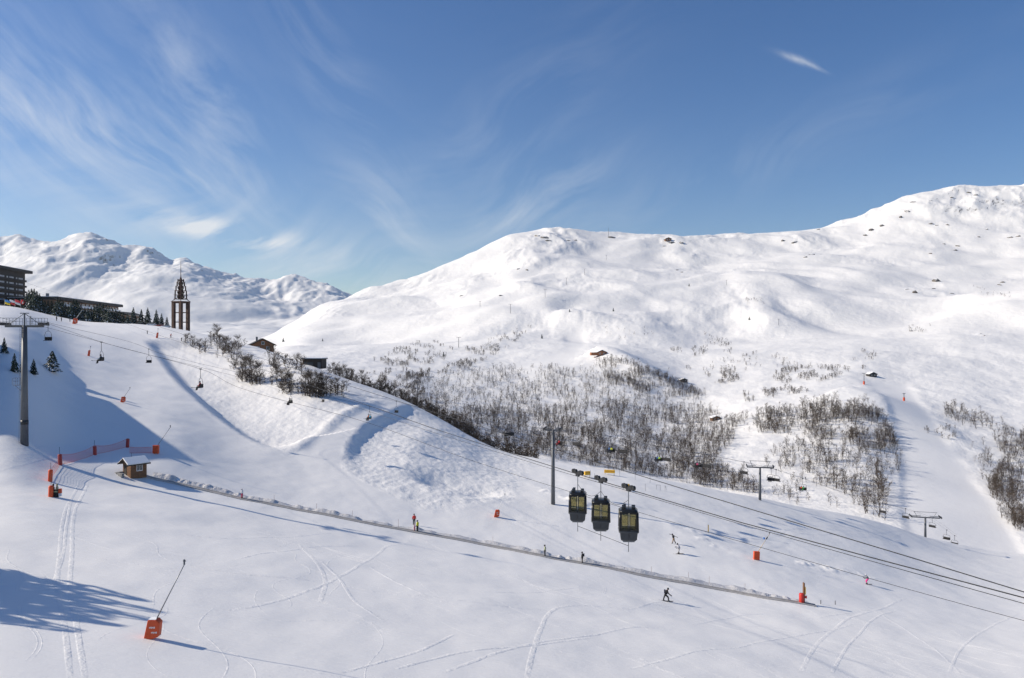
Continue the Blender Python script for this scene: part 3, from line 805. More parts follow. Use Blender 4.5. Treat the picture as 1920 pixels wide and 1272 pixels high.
def pylon(name, label, base, top, r0, r1, armdir, arm, ladder=True, band=False, group=None):
    r = thing(name, label, 'pylon', base, frame_yz(armdir), group)
    H = top - base.z
    MB().tube((0, 0, -1), (0, 0, H), r0, r1, 14).build('mast', M['greysteel'], r, True)
    if band: MB().tube((0, 0, 3.1), (0, 0, 3.75), r0 * .985, r0 * .965, 14).build('painted_band', M['dark'], r, True)
    MB().box((0, 0, H - .1), (arm * 2, .32, .3)).build('cross_arm', M['greysteel'], r)
    for s in (-1, 1):
        sh = MB().box((s * arm, 0, H + .12), (.16, 3.4, .2)).build('sheave_train', M['dark'], r)
        for q in range(6):
            y = -1.45 + q * .58
            MB().tube((s * arm - .09, y, H + .3), (s * arm + .09, y, H + .3), .2, n=10).build('sheave', M['dark'], sh)
    return r, H
def rails(r, H, x0, x1, slope=0.0):
    m = MB()
    n = max(2, int(abs(x1 - x0) / .8))
    for y in (-.45, .45):
        for i in range(n + 1):
            x = x0 + (x1 - x0) * i / n
            m.tube((x, y, H + .1), (x, y, H + 1.15), .03, n=4)
        m.tube((x0, y, H + 1.15), (x1, y, H + 1.15), .03, n=4).tube((x0, y, H + .65), (x1, y, H + .65), .022, n=4)
    m.box(((x0 + x1) / 2, 0, H + .06), (abs(x1 - x0), .95, .06))
    return m
# the tall pylon on the left: a T head whose arm runs level to left and right
pb = near.hit(46, 834); pb.z = gz(pb.x, pb.y)
ptop = vz(611, pb.y)
PY, H = pylon('lift_pylon', 'tall grey chairlift pylon with ladder standing in the shade', pb, ptop, .56, .36, (1, .12), 2.75, band=True)
rails(PY, H, -3.3, -.5).build('walkway', M['steel'], PY)
rails(PY, H, .5, 3.1).build('walkway', M['steel'], PY)
m = MB()
for s in (-.2, .2): m.tube((-.72 + .0, s, 0), (-.55, s, H), .025, n=4)
for k in range(int(H / .35)): m.tube((-.72 + .17 * k * .35 / H, -.2, k * .35), (-.72 + .17 * k * .35 / H, .2, k * .35), .018, n=4)
m.build('ladder', M['steel'], PY)
m = MB()
for x, y in ((-1.5, -.4), (-1.5, .4), (-.8, -.4), (-.8, .4)): m.tube((x, y, H * .5), (x, y, H * .5 + 1.1), .03, n=4)
for z in (1.1, .6):
    for a_, b_ in (((-1.5, -.4), (-1.5, .4)), ((-1.5, .4), (-.8, .4)), ((-1.5, -.4), (-.8, -.4))): m.tube((*a_, H * .5 + z), (*b_, H * .5 + z), .025, n=4)
m.box((-1.15, 0, H * .5), (.75, .85, .06)); m.tube((-1.4, 0, H * .5), (-.5, 0, H * .5 - .9), .04, n=4)
m.build('rest_platform', M['steel'], PY)
m = MB()
for s in (-1, 1): m.tube((0, 0, H + 1.9), (s * 2.2, 0, H + .2), .05, n=5)
m.tube((0, 0, H), (0, 0, H + 1.9), .12, n=6).tube((.9, 0, H), (.9, 0, H + 1.5), .06, n=5).box((0, 0, H + 1.9), (1.3, .12, .12))
m.build('lifting_frame', M['greysteel'], PY)
def small_pylon(label, u, v, vt, arm, r0=.36, Yd=None, group='pylons of the quad chairlift'):
    p = near.hit(u, v) if Yd is None else Vector(((u - CU) / F * Yd, Yd, 0))
    p.z = gz(p.x, p.y)
    r, H = pylon('quad_lift_pylon', label, p, vz(vt, p.y), r0, r0 * .7, (1, -.25), arm, group=group)
    m = MB()
    for s in (-1, 1): m.tube((s * arm * .55, 0, H), (s * arm * .75, 0, H + 1.5), .06, n=5)
    m.box((0, 0, H + 1.5), (arm * 1.6, .1, .1))
    for s in (-1, 1): m.box((s * arm * .7, 0, H + .32), (arm * .8, .7, .05))
    m.build('service_frame', M['greysteel'], r)
    return r
small_pylon('grey steel pylon standing on the slope beside the gondola cabins', 1037, 946, 806, 1.6, .42)
small_pylon('grey T shaped pylon at the edge of the valley wood', 1425, 938, 876, 3.2)
small_pylon('short grey pylon next to the lower end of the wide piste', 1735, 996, 970, 4.0, .36, 232)
# two-seat chairs
def chair2():
    r = thing('lift_chair', '', 'chairlift chair')
    MB().tube((0, 0, 0), (0, 0, -1.35), .035, n=6).box((0, 0, .02), (.35, .12, .14)).build('hanger', M['dark'], r)
    pts = [(-.05, -.5, -2.75), (-.05, -.5, -1.9), (-.03, -.38, -1.5), (0, 0, -1.3), (-.03, .38, -1.5), (-.05, .5, -1.9), (-.05, .5, -2.75)]
    MB().sweep(pts, .028, 6).build('bail', M['dark'], r, True)
    s = MB().box((.12, 0, -2.78), (.48, 1.05, .08)).build('seat', M['black'], r, bevel=.02)
    MB().tube((.36, -.55, -2.76), (.36, .55, -2.76), .022, n=5).build('front_rail', M['dark'], s)
    MB().box((-.14, 0, -2.48), (.07, 1.05, .5)).build('backrest', M['black'], r, bevel=.02)
    return r
CH = chair2()
first = [True]
def put_chair(c, u, label, group, face=-1):
    p, d = on_curve(c, u)
    rz = frame_yz((d.x, d.y)) + (math.pi if face < 0 else 0)
    if first[0]:
        first[0] = False; r = CH; r.location = p; r.rotation_euler = (0, 0, rz)
        r['label'] = label; r['group'] = group
    else: r = dup(CH, p, rz, label, group)
    return p, rz
RIDERS = []
p, rz = put_chair(C3, 90, 'empty two seat chair hanging next to the tall pylon', 'two seat chairs')
p, rz = put_chair(C1, 190, 'two seat chair with a rider in blue above an orange snow lance', 'two seat chairs'); RIDERS.append((p, rz, [((.02, .10, .18), (.01, .01, .015), 'person in a blue jacket seated on a lift chair over the upper piste')], 2.78))
put_chair(C3, 279, 'empty two seat chair over the shaded piste bank', 'two seat chairs')
p, rz = put_chair(C1, 376, 'two seat chair with a rider in red above the rough snow', 'two seat chairs'); RIDERS.append((p, rz, [((.45, .03, .03), (.012, .012, .015), 'person in a red jacket seated on a lift chair over the rough snow')], 2.78))
p, rz = put_chair(C2, 545, 'two seat chair with two riders in dark clothes before the bare trees', 'two seat chairs'); RIDERS.append((p, rz, [((.015, .017, .02), (.01, .01, .012), 'person in a black jacket seated on a lift chair before the bare trees'), ((.05, .06, .05), (.01, .01, .012), 'person in a dark green jacket seated on a lift chair before the bare trees')], 2.78))
put_chair(C3, 605, 'empty two seat chair right of the bare tree thicket', 'two seat chairs')
p, rz = put_chair(C2, 693, 'two seat chair with riders in orange and blue over the cross track', 'two seat chairs'); RIDERS.append((p, rz, [((.40, .12, .04), (.02, .02, .025), 'person in an orange jacket seated on the lift chair over the cross track'), ((.03, .25, .42), (.012, .012, .015), 'person in a blue jacket seated on the lift chair over the cross track')], 2.78))
put_chair(C3, 743, 'empty two seat chair where the cross track tops the ridge', 'two seat chairs')
p, rz = put_chair(C3, 825, 'two seat chair with riders in tan and plum on the ridge', 'two seat chairs'); RIDERS.append((p, rz, [((.42, .25, .12), (.10, .01, .05), 'person in a tan jacket and plum trousers seated on the lift chair at the ridge'), ((.20, .14, .08), (.03, .01, .02), 'person in a brown jacket seated on the lift chair at the ridge')], 2.78))
# quad chairs of the far lift
def chair4():
    r = thing('quad_chair', '', 'chairlift chair')
    MB().tube((0, 0, 0), (0, 0, -1.5), .05, n=6).box((0, 0, 0), (.5, .16, .18)).build('hanger', M['dark'], r)
    MB().sweep([(0, -1.05, -2.9), (0, -1.05, -1.8), (0, -.8, -1.55), (0, .8, -1.55), (0, 1.05, -1.8), (0, 1.05, -2.9)], .04, 6).build('frame', M['dark'], r, True)
    MB().box((.2, 0, -2.95), (.55, 2.15, .12)).build('seat', M['black'], r)
    MB().box((-.1, 0, -2.6), (.08, 2.15, .6)).build('backrest', M['black'], r)
    MB().sweep([(.45, -1.0, -2.0), (.6, -1.0, -2.4), (.6, 1.0, -2.4), (.45, 1.0, -2.0)], .03, 5).build('safety_bar', M['dark'], r)
    return r
Q = chair4(); qf = [True]
def put_quad(c, u, label, face):
    p, d = on_curve(c, u); rz = frame_yz((d.x, d.y)) + (math.pi if face < 0 else 0)
    if qf[0]:
        qf[0] = False; Q.location = p; Q.rotation_euler = (0, 0, rz); Q['label'] = label; Q['group'] = 'quad chairs'
    else: dup(Q, p, rz, label, 'quad chairs')
    return p, rz
where = {955: '', 1049: 'just right of the slope pylon', 1145: 'above the yellow mats', 1235: 'over the valley wood', 1310: 'left of the T shaped pylon', 1446: 'right of the T shaped pylon', 1505: 'over the scattered trees'}
for u, cols, lab in ((955, (), 'empty quad chair above the dark ridge thicket'),
                     (1049, [((.45, .02, .03), (.3, .02, .03), 'red')], 'quad chair with a rider in red just right of the slope pylon'),
                     (1145, [((.02, .10, .30), (.02, .03, .06), 'blue'), ((.45, .50, .03), (.02, .03, .05), 'yellow')], 'quad chair with riders in blue and yellow above the yellow mats'),
                     (1235, [((.02, .12, .35), (.01, .02, .05), 'blue'), ((.30, .48, .04), (.02, .02, .03), 'lime')], 'quad chair with riders in blue and lime over the wood'),
                     (1310, [((.45, .03, .15), (.02, .02, .02), 'pink'), ((.03, .03, .04), (.02, .02, .02), 'black')], 'quad chair with riders in pink and black left of the T shaped pylon'),
                     (1446, [((.02, .025, .035), (.01, .01, .012), 'navy'), ((.03, .03, .04), (.01, .01, .012), 'black')], 'quad chair with two dark riders just right of the T shaped pylon'),
                     (1505, [((.55, .10, .02), (.02, .02, .03), 'orange'), ((.04, .30, .08), (.05, .3, .1), 'green')], 'quad chair with riders in orange and green over the scattered trees')):
    p, rz = put_quad(D1, u, lab, -1)
    RIDERS.append((p, rz, [(a_, b_, 'person in %s on the quad chair %s' % (w_, where[u])) for a_, b_, w_ in cols], 2.92))
for u, lab in ((1080, 'empty quad chair seen end on left of the gondola cabins'), (1168, 'empty quad chair just above the yellow mats'), (1250, 'empty quad chair near the lime jacket riders'), (1325, 'empty quad chair near the pink jacket rider'),
               (1395, 'empty quad chair hanging left of the T pylon'), (1455, 'empty quad chair hanging right of the T pylon'), (1655, 'empty quad chair low over the hollow by the piste'), (1698, 'empty quad chair left of the short pylon'), (1748, 'empty quad chair under the short pylon')):
    put_quad(D2, u, lab, 1)
for u in (1775, 1790):
    put_quad(D1, u, 'empty quad chair at the foot of the piste, %s the short pylon' % ('beside' if u == 1775 else 'second past'), -1)

# gondola cabins
glassy, t, b = new_mat('tinted_cabin_glass')
b.inputs['Base Color'].default_value = (.045, .042, .02, 1); b.inputs['Roughness'].default_value = .06
tr = N(t, 'ShaderNodeBsdfTransparent'); tr.inputs[0].default_value = (.93, .90, .73, 1)
mx = N(t, 'ShaderNodeMixShader', i_Fac=.74)
t.links.new(b.outputs[0], mx.inputs[1]); t.links.new(tr.outputs[0], mx.inputs[2])
t.links.new(mx.outputs[0], t.nodes['Material Output'].inputs[0])
M['cabinglass'] = glassy
M['shell'] = mat('cabin_shell', (.014, .015, .016), .3, var=.1)
M['panel'] = mat('cabin_lower_panel', (.045, .05, .056), .4, var=.1)
def rring(w, d, z, r=.22):
    """rounded rectangle ring, w along x and d along y"""
    P = []
    for cx, cy, a0 in ((w / 2 - r, d / 2 - r, 0), (-w / 2 + r, d / 2 - r, 90), (-w / 2 + r, -d / 2 + r, 180), (w / 2 - r, -d / 2 + r, 270)):
        for k in range(4):
            t_ = math.radians(a0 + 30 * k)
            P.append((cx + r * math.cos(t_), cy + r * math.sin(t_), z))
    return P
def cabin():
    r = thing('gondola_cabin', '', 'gondola')
    # z = 0 at the rope; cabin hangs from -1.45 (roof) to -3.75 (floor); door face looks to -y
    W_, D_ = 1.42, 1.62
    top, bot = -1.5, -3.72
    MB().loft([rring(W_ * .72, D_ * .72, top + .1), rring(W_ * .9, D_ * .9, top), rring(W_ * .97, D_ * .97, top - .12)]).build('roof', M['shell'], r, True)
    MB().loft([rring(W_ * 1.0, D_ * 1.0, top - 1.42), rring(W_ * 1.05, D_ * 1.05, top - 1.5), rring(W_ * 1.04, D_ * 1.04, top - 1.58), rring(W_ * .93, D_ * .93, top - 1.62), rring(W_ * .84, D_ * .84, bot + .1), rring(W_ * .76, D_ * .76, bot)]).build('lower_shell', M['panel'], r, True)
    MB().box((0, 0, bot - .05), (W_ * .6, D_ * .6, .1)).build('floor_pan', M['steel'], r)
    # corner posts and mullions carry the glass
    m = MB()
    for sx in (-1, 1):
        for sy in (-1, 1):
            m.tube((sx * W_ * .445, sy * D_ * .45, top - .1), (sx * W_ * .465, sy * D_ * .465, top - 1.45), .075, n=8)
    m.build('corner_post', M['shell'], r, True)
    for sx, w, x in ((0, .56, -.31), (1, .56, .31)):
        dr = MB().box((x, -D_ * .485, top - .16), (w, .05, .10)).box((x, -D_ * .495, top - 1.38), (w, .05, .12)).box((x - w / 2 + .035, -D_ * .49, top - .77), (.07, .05, 1.14)).box((x + w / 2 - .035, -D_ * .49, top - .77), (.07, .05, 1.14)).build('door', M['shell'], r)
        MB().box((x, -D_ * .485, top - .77), (w - .15, .02, 1.1)).build('pane', M['cabinglass'], dr)
        MB().box((x, -D_ * .475, (top - 1.62 + bot) / 2 + .1), (w, .05, .52), Matrix.Rotation(.12, 3, 'X')).build('door_panel', M['panel'], dr)
    MB().box((0, D_ * .48, top - .77), (W_ * .86, .02, 1.25)).build('rear_window', M['cabinglass'], r)
    for sx in (-1, 1): MB().box((sx * W_ * .48, 0, top - .77), (.02, D_ * .86, 1.25)).build('side_window', M['cabinglass'], r)
    for sx in (-1, 1): MB().box((sx * .42, 0, bot + .62), (.32, D_ * .8, .07)).box((sx * .56, 0, bot + .98), (.07, D_ * .84, .75)).build('bench', M['black'], r)
    # roof gear
    for x, y in ((-.38, -.35), (.36, -.3), (-.34, .3), (.38, .35)):
        MB().box((x, y, top + .16), (.26, .22, .2)).build('roof_damper', M['shell'], r)
    MB().box((-.28, .1, top + .22), (.2, .2, .34)).build('roof_box', M['greysteel'], r)
    # hanger with rungs, trolley with wheels on the rope
    m = MB()
    for s in (-.1, .1): m.tube((0, s, top + .05), (0, s, -.12), .03, n=6)
    for k in range(5): m.tube((0, -.1, -.25 - k * .26), (0, .1, -.25 - k * .26), .018, n=5)
    m.build('hanger', M['steel'], r)
    tr_ = MB().box((0, 0, .10), (1.25, .14, .16)).box((0, 0, -.05), (.4, .16, .2)).build('trolley', M['dark'], r)
    for x in (-.55, -.3, .3, .55):
        MB().tube((x, -.1, .18), (x, .1, .18), .17, n=14).build('trolley_wheel', M['dark'], tr_)
    MB().tube((0, 0, bot), (0, 0, bot - .95), .022, n=6).build('guide_rod', M['dark'], r)
    return r, bot
cabs = []
for i, (u, lab) in enumerate(((1085, 'dark gondola cabin closest to the grey steel pylon, first of three'), (1130.5, 'dark gondola cabin hanging between the two other cabins'), (1180.5, 'dark gondola cabin farthest from the grey steel pylon, last of three'))):
    p, d = on_curve(G2, u)
    r, bot = cabin()
    rz = -.10
    r.location = p; r.rotation_euler = (0, 0, rz); r['label'] = lab; r['group'] = 'gondola cabins in a row'; r.scale = (.95, .95, .95)
    for c in r.children:
        if c.name.startswith('trolley'):
            c.rotation_euler = (0, math.atan2(-d.z, math.hypot(d.x, d.y)), frame_yz((d.x, d.y)) - rz)
    cabs.append((p, d))
for (p, d), (q, e), w in ((cabs[0], cabs[1], 'first and middle'), (cabs[1], cabs[2], 'middle and last')):
    pts = [p.lerp(q, t) + Vector((0, 0, -.75 - .62 * 4 * t * (1 - t) + .12 * math.cos(t * 2 * math.pi * 1) * 0)) for t in np.linspace(0, 1, 14)]
    tag(MB().sweep(pts, .016, 5).build('tether_cable', M['rope'], None, True), 'thin cable slung between the hangers of the %s gondola cabins' % w, 'cable')
    a_, b_ = p + Vector((0, 0, (bot - .5) * .95)), q + Vector((0, 0, (bot - .5) * .95))
    tag(MB().sweep([a_, a_.lerp(b_, .5), b_], .018, 5).build('spacer_rod', M['dark'], None, True), 'thin rod under the floors of the %s gondola cabins' % w, 'rod')
# pylons of the small lifts far up the mountain
def far_pylon(u, v, hpx, label, orange=False):
    p = ground(u, v)
    h = hpx * p.y / F
    r = thing('far_lift_pylon', label, 'pylon', (p.x, p.y, p.z - .5), math.radians(20), 'small pylons on the mountain side')
    MB().tube((0, 0, 0), (0, 0, h), .35, .25, 6).build('mast', M['greysteel'], r)
    MB().box((0, 0, h), (h * .45, .4, .35)).build('cross_arm', M['greysteel'], r)
    if orange: MB().tube((0, 0, .2), (0, 0, 3.0), .7, n=8).build('padding', M['orange'], r)
for u, v, h, l in ((860, 652, 20, 'thin pylon among the scrub on the left flank'), (957, 588, 18, 'thin pylon beside the marked run under the domed summit'), (1022, 558, 16, 'thin pylon halfway up to the domed summit'), (1062, 534, 13, 'thin pylon two thirds up to the domed summit'),
                   (1096, 516, 12, 'thin pylon below the col by the domed summit'), (1137, 488, 9, 'thin pylon on the last rise to the col'), (1362, 535, 10, 'thin pylon left of the shaded hollow'), (1460, 610, 12, 'thin pylon on the shoulder right of the spur'),
                   (900, 575, 10, 'thin pylon on the smooth flank'), (783, 745, 30, 'lattice pylon behind the ridge thicket')):
    far_pylon(u, v, h, l)
far_pylon(1620, 721, 22, 'pylon with orange padding by the dark hut', True)
far_pylon(1695, 752, 15, 'pylon with orange padding at the top of the wide piste', True)
tag(MB().tube(ground(1141, 446) + Vector((0, 0, -3)), ground(1141, 446) + Vector((0, 0, 28)), .6, .3, 5).build('antenna_mast', M['greysteel']), 'thin antenna mast on the crest right of the domed summit', 'antenna')
# ------------------------------------------------------------------ people
POSES = {
 'stand': dict(pel=(0, 0, .93), che=(.02, 0, 1.28), nek=(.03, 0, 1.47), hea=(.05, 0, 1.62), sh=(.0, .19, 1.40), el=(-.02, .27, 1.13), ha=(.12, .27, .93), hip=(0, .10, .90), kn=(.04, .12, .50), an=(0, .12, .10), to=(.18, .14, .06)),
 'ski': dict(pel=(-.10, 0, .84), che=(.08, 0, 1.16), nek=(.17, 0, 1.33), hea=(.23, 0, 1.47), sh=(.10, .20, 1.28), el=(.20, .34, 1.04), ha=(.46, .30, .98), hip=(-.08, .10, .82), kn=(.18, .13, .49), an=(0, .13, .12), to=(.18, .14, .07)),
 'sit': dict(pel=(.05, 0, .12), che=(-.02, 0, .46), nek=(.0, 0, .65), hea=(.04, 0, .80), sh=(-.02, .19, .58), el=(.08, .26, .34), ha=(.32, .2, .27), hip=(.07, .10, .10), kn=(.50, .12, .10), an=(.54, .12, -.33), to=(.70, .13, -.37)),
}
# side: +1 left (y > 0), -1 right; overrides per limb
def person(label, loc, rz, jacket, trousers, pose='stand', helmet=(.03, .03, .035), scale=1.0, over={}, ski=None, pack=None, name='person', cat='person', group=None):
    P = POSES[pose]
    def J(k, s):
        if (k, s) in over: return Vector(over[(k, s)])
        v = P[k]; return Vector((v[0], v[1] * s, v[2]))
    C_ = {k: Vector(over.get(k, P[k])) for k in ('pel', 'che', 'nek', 'hea')}
    vs = [C_['pel'], C_['che'], C_['nek'], C_['hea'], C_['hea'] + Vector((.0, 0, .09))]
    rd = [(.15, .17), (.16, .2), (.065, .07), (.10, .09), (.07, .07)]
    ed = [(0, 1), (1, 2), (2, 3), (3, 4)]
    lab = ['T', 'J', 'J', 'S', 'S']
    for s in (1, -1):
        b0 = len(vs)
        vs += [J('sh', s), J('el', s), J('ha', s), J('ha', s) + (J('ha', s) - J('el', s)).normalized() * .11, J('ha', s) + Vector((.05, -.05 * s, .01))]
        rd += [(.085, .085), (.062, .062), (.045, .05), (.04, .045), (.025, .025)]
        lab += ['J', 'J', 'G', 'G', 'G']
        ed += [(1, b0), (b0, b0 + 1), (b0 + 1, b0 + 2), (b0 + 2, b0 + 3), (b0 + 2, b0 + 4)]
        b1 = len(vs)
        vs += [J('hip', s), J('kn', s), J('an', s), J('to', s)]
        rd += [(.115, .115), (.08, .08), (.07, .075), (.055, .05)]
        lab += ['T', 'T', 'B', 'B']
        ed += [(0, b1), (b1, b1 + 1), (b1 + 1, b1 + 2), (b1 + 2, b1 + 3)]
    me = bpy.data.meshes.new('body'); me.from_pydata([tuple(v) for v in vs], ed, [])
    o = bpy.data.objects.new('body', me); COL.objects.link(o)
    sk = o.modifiers.new('skin', 'SKIN'); sk.use_smooth_shade = True
    for i, dd in enumerate(me.skin_vertices[0].data):
        dd.radius = (rd[i][0] * 1.15, rd[i][1] * 1.15); dd.use_root = (i == 0)
    sb = o.modifiers.new('sub', 'SUBSURF'); sb.levels = 1; sb.render_levels = 1
    dg = bpy.context.evaluated_depsgraph_get()
    m2 = bpy.data.meshes.new_from_object(o.evaluated_get(dg))
    mats = {'J': 0, 'T': 1, 'S': 2, 'G': 3, 'B': 3}
    for mm in (cloth(jacket), cloth(trousers), M['skin'], M['black']): m2.materials.append(mm)
    V_ = np.array([tuple(v) for v in vs])
    for f in m2.polygons:
        c = np.array(f.center); best = (9, 'J')
        for a_, b_ in ed:
            ab = V_[b_] - V_[a_]; t_ = np.clip(np.dot(c - V_[a_], ab) / (np.dot(ab, ab) + 1e-9), 0, 1)
            d_ = np.linalg.norm(c - V_[a_] - t_ * ab)
            if d_ < best[0]:
                l = lab[b_] if t_ > .5 else lab[a_]
                if lab[a_] == 'T' and lab[b_] == 'J' : l = 'J' if t_ > .12 else 'T'
                best = (d_, l)
        f.material_index = mats[best[1]]
    bpy.data.objects.remove(o)
    r = thing(name, label, cat, loc, rz, group, scale)
    bo = bpy.data.objects.new('body', m2); COL.objects.link(bo); bo.parent = r
    h = C_['hea']
    MB().lathe([(.125, -.01), (.135, .05), (.118, .12), (.07, .165), (.01, .18)], tuple(h), 12).build('helmet', cloth(helmet), r, True)
    MB().box((h.x + .105, h.y, h.z + .01), (.05, .17, .075)).build('goggles', M['black'], r, bevel=.015)
    if pack: MB().box((C_['che'].x - .24, 0, C_['che'].z + .02), (.18, .30, .44)).build('backpack', cloth(pack), r, bevel=.05)
    if ski == 'ski':
        for s in (1, -1):
            a_ = J('an', s)
            w = [(a_.x - .75, .0), (a_.x + .75, .0), (a_.x + .88, .05), (a_.x + .9, .08), (a_.x + .74, .03), (a_.x - .75, .03)]
            k_ = MB(); k_.prism(w, a_.y - .045, a_.y + .045); k_.build('ski', M['black'], r)
    if ski == 'board':
        m_ = MB(); L_ = .82
        m_.loft([[(x, y, z + .03 * 0) for x, y, z in ((xx, -ww, zz), (xx, ww, zz), (xx, ww, zz + .025), (xx, -ww, zz + .025))] for xx, ww, zz in ((-L_ - .06, .05, .09), (-L_ + .1, .13, .03), (-.4, .14, .02), (.4, .14, .02), (L_ - .1, .13, .03), (L_ + .06, .05, .09))])
        m_.build('snowboard', M['black'], r)
    return r
def on_snow(u, v):
    p = near.hit(u, v); return p
def hscale(p, hpx, full=1.75): return max(.55, min(1.12, hpx * p.y / F / full))
PEOPLE = [
 # u, v(feet), height px, rz, jacket, trousers, pose, kwargs, label
 (1249, 1128, 26, math.radians(-15), (.012, .012, .015), (.012, .012, .015), 'ski', dict(ski='board', pack=(.02, .025, .06), over={('an', 1): (-.34, .05, .12), ('an', -1): (.30, -.02, .10), ('kn', 1): (-.22, .1, .52), ('kn', -1): (.26, -.05, .50), ('to', 1): (-.2, .14, .07), ('to', -1): (.46, .0, .06), ('ha', -1): (.62, -.25, .80), ('el', -1): (.36, -.3, 1.0), ('ha', 1): (.1, .35, .95)}), 'snowboarder all in black gliding across the open snow below the conveyor'),
 (1022, 1044, 22, math.radians(170), (.42, .44, .30), (.05, .055, .06), 'stand', {}, 'person in a pale olive jacket riding the snow conveyor'),
 (1092, 1057, 22, math.radians(175), (.012, .012, .015), (.014, .014, .018), 'stand', dict(pack=(.02, .02, .025)), 'person in black with a backpack riding the snow conveyor'),
 (783, 998, 22, math.radians(160), (.55, .55, .02), (.012, .012, .014), 'stand', {}, 'person in a yellow jacket riding the snow conveyor beside a child'),
 (776.5, 985, 21, math.radians(100), (.55, .03, .025), (.02, .022, .03), 'stand', {}, 'person in a red jacket standing on the snow above the conveyor'),
 (777.5, 997, 13, math.radians(170), (.30, .10, .22), (.45, .03, .10), 'stand', dict(helmet=(.4, .1, .2)), 'small child in pink riding the snow conveyor in front of the yellow jacket'),
 (454, 936, 19, math.radians(170), (.72, .72, .74), (.50, .05, .12), 'stand', dict(helmet=(.35, .35, .38)), 'child in a white jacket and pink trousers riding the snow conveyor'),
 (1263, 1020, 19, math.radians(150), (.02, .018, .02), (.28, .19, .12), 'stand', dict(over={('kn', 1): (.10, .12, .5), ('an', 1): (.16, .12, .10), ('to', 1): (.34, .13, .06), ('kn', -1): (-.12, -.1, .48), ('an', -1): (-.36, -.1, .16), ('to', -1): (-.2, -.1, .05), ('el', 1): (.1, .3, 1.2), ('ha', 1): (.08, .2, 1.45), 'che': (.10, 0, 1.26), 'nek': (.16, 0, 1.44), 'hea': (.20, 0, 1.58)}), 'person in dark jacket and tan trousers walking up with skis on the shoulder'),
 (1273, 1039, 20, math.radians(185), (.42, .43, .48), (.38, .38, .40), 'ski', dict(ski='ski', over={'pel': (-.04, 0, .9), ('kn', 1): (.08, .1, .5), ('kn', -1): (.08, -.1, .5)}), 'skier in a grey jacket and pale trousers left of the orange snow lance'),
 (1626, 1096, 19, math.radians(170), (.22, .24, .26), (.62, .03, .22), 'ski', dict(ski='ski', helmet=(.7, .7, .72)), 'skier in bright pink trousers and white helmet'),
 (276, 627, 7, 0, (.02, .02, .025), (.02, .02, .02), 'stand', {}, 'tiny distant person in black at the top of the piste'),
 (320, 634, 8, 0, (.5, .03, .03), (.03, .03, .03), 'ski', dict(ski='ski'), 'tiny distant skier in red at the top of the piste'),
 (340, 640, 7, 0, (.03, .03, .035), (.02, .02, .02), 'ski', dict(ski='ski'), 'tiny distant skier in dark clothes right of the red one'),
 (106, 602, 9, 0, (.02, .02, .03), (.02, .02, .02), 'stand', {}, 'tiny distant person standing by the firs below the balcony building'),
 (115, 603, 8, 0, (.03, .03, .03), (.02, .02, .02), 'stand', {}, 'tiny distant person just right of another beside the firs'),
 (131, 604, 7, 0, (.04, .03, .03), (.02, .02, .02), 'stand', {}, 'tiny distant person left of the high snow lance'),
]
for u, v, hp, rz, j, t_, pose, kw, lab in PEOPLE:
    p = on_snow(u, v)
    if p is None or v < 650: p = near.hit(u, max(v, 0)) or at(u, v, 330)
    p.z = gz(p.x, p.y)
    full = 1.62 if pose == 'ski' else 1.78
    person(lab, p + Vector((0, 0, .02)), rz, j, t_, pose, scale=hscale(p, hp, full), **kw)
p = on_snow(1263, 1020); q = p + Vector((-.05, -.15, 1.38))
r = thing('carried_skis', 'pair of skis carried on the shoulder of the walking person', 'skis', tuple(q), math.radians(150))
for dy in (-.04, .04): MB().prism([(-.8, -.12), (.72, .30), (.8, .36), (.72, .33), (-.8, -.09)], dy - .035, dy + .035).build('ski', M['black'], r)
for p, rz, riders, drop in RIDERS:
    for i, (j, t_, lab) in enumerate(riders):
        off = 0 if len(riders) == 1 else (-.27 + .54 * i)
        d_ = Vector((math.cos(rz), math.sin(rz), 0)); n_ = Vector((-math.sin(rz), math.cos(rz), 0))
        person(lab, p + d_ * .06 + n_ * off + Vector((0, 0, -drop + .0)), rz, j, t_, 'sit', ski='ski', group='riders on the chairlifts')

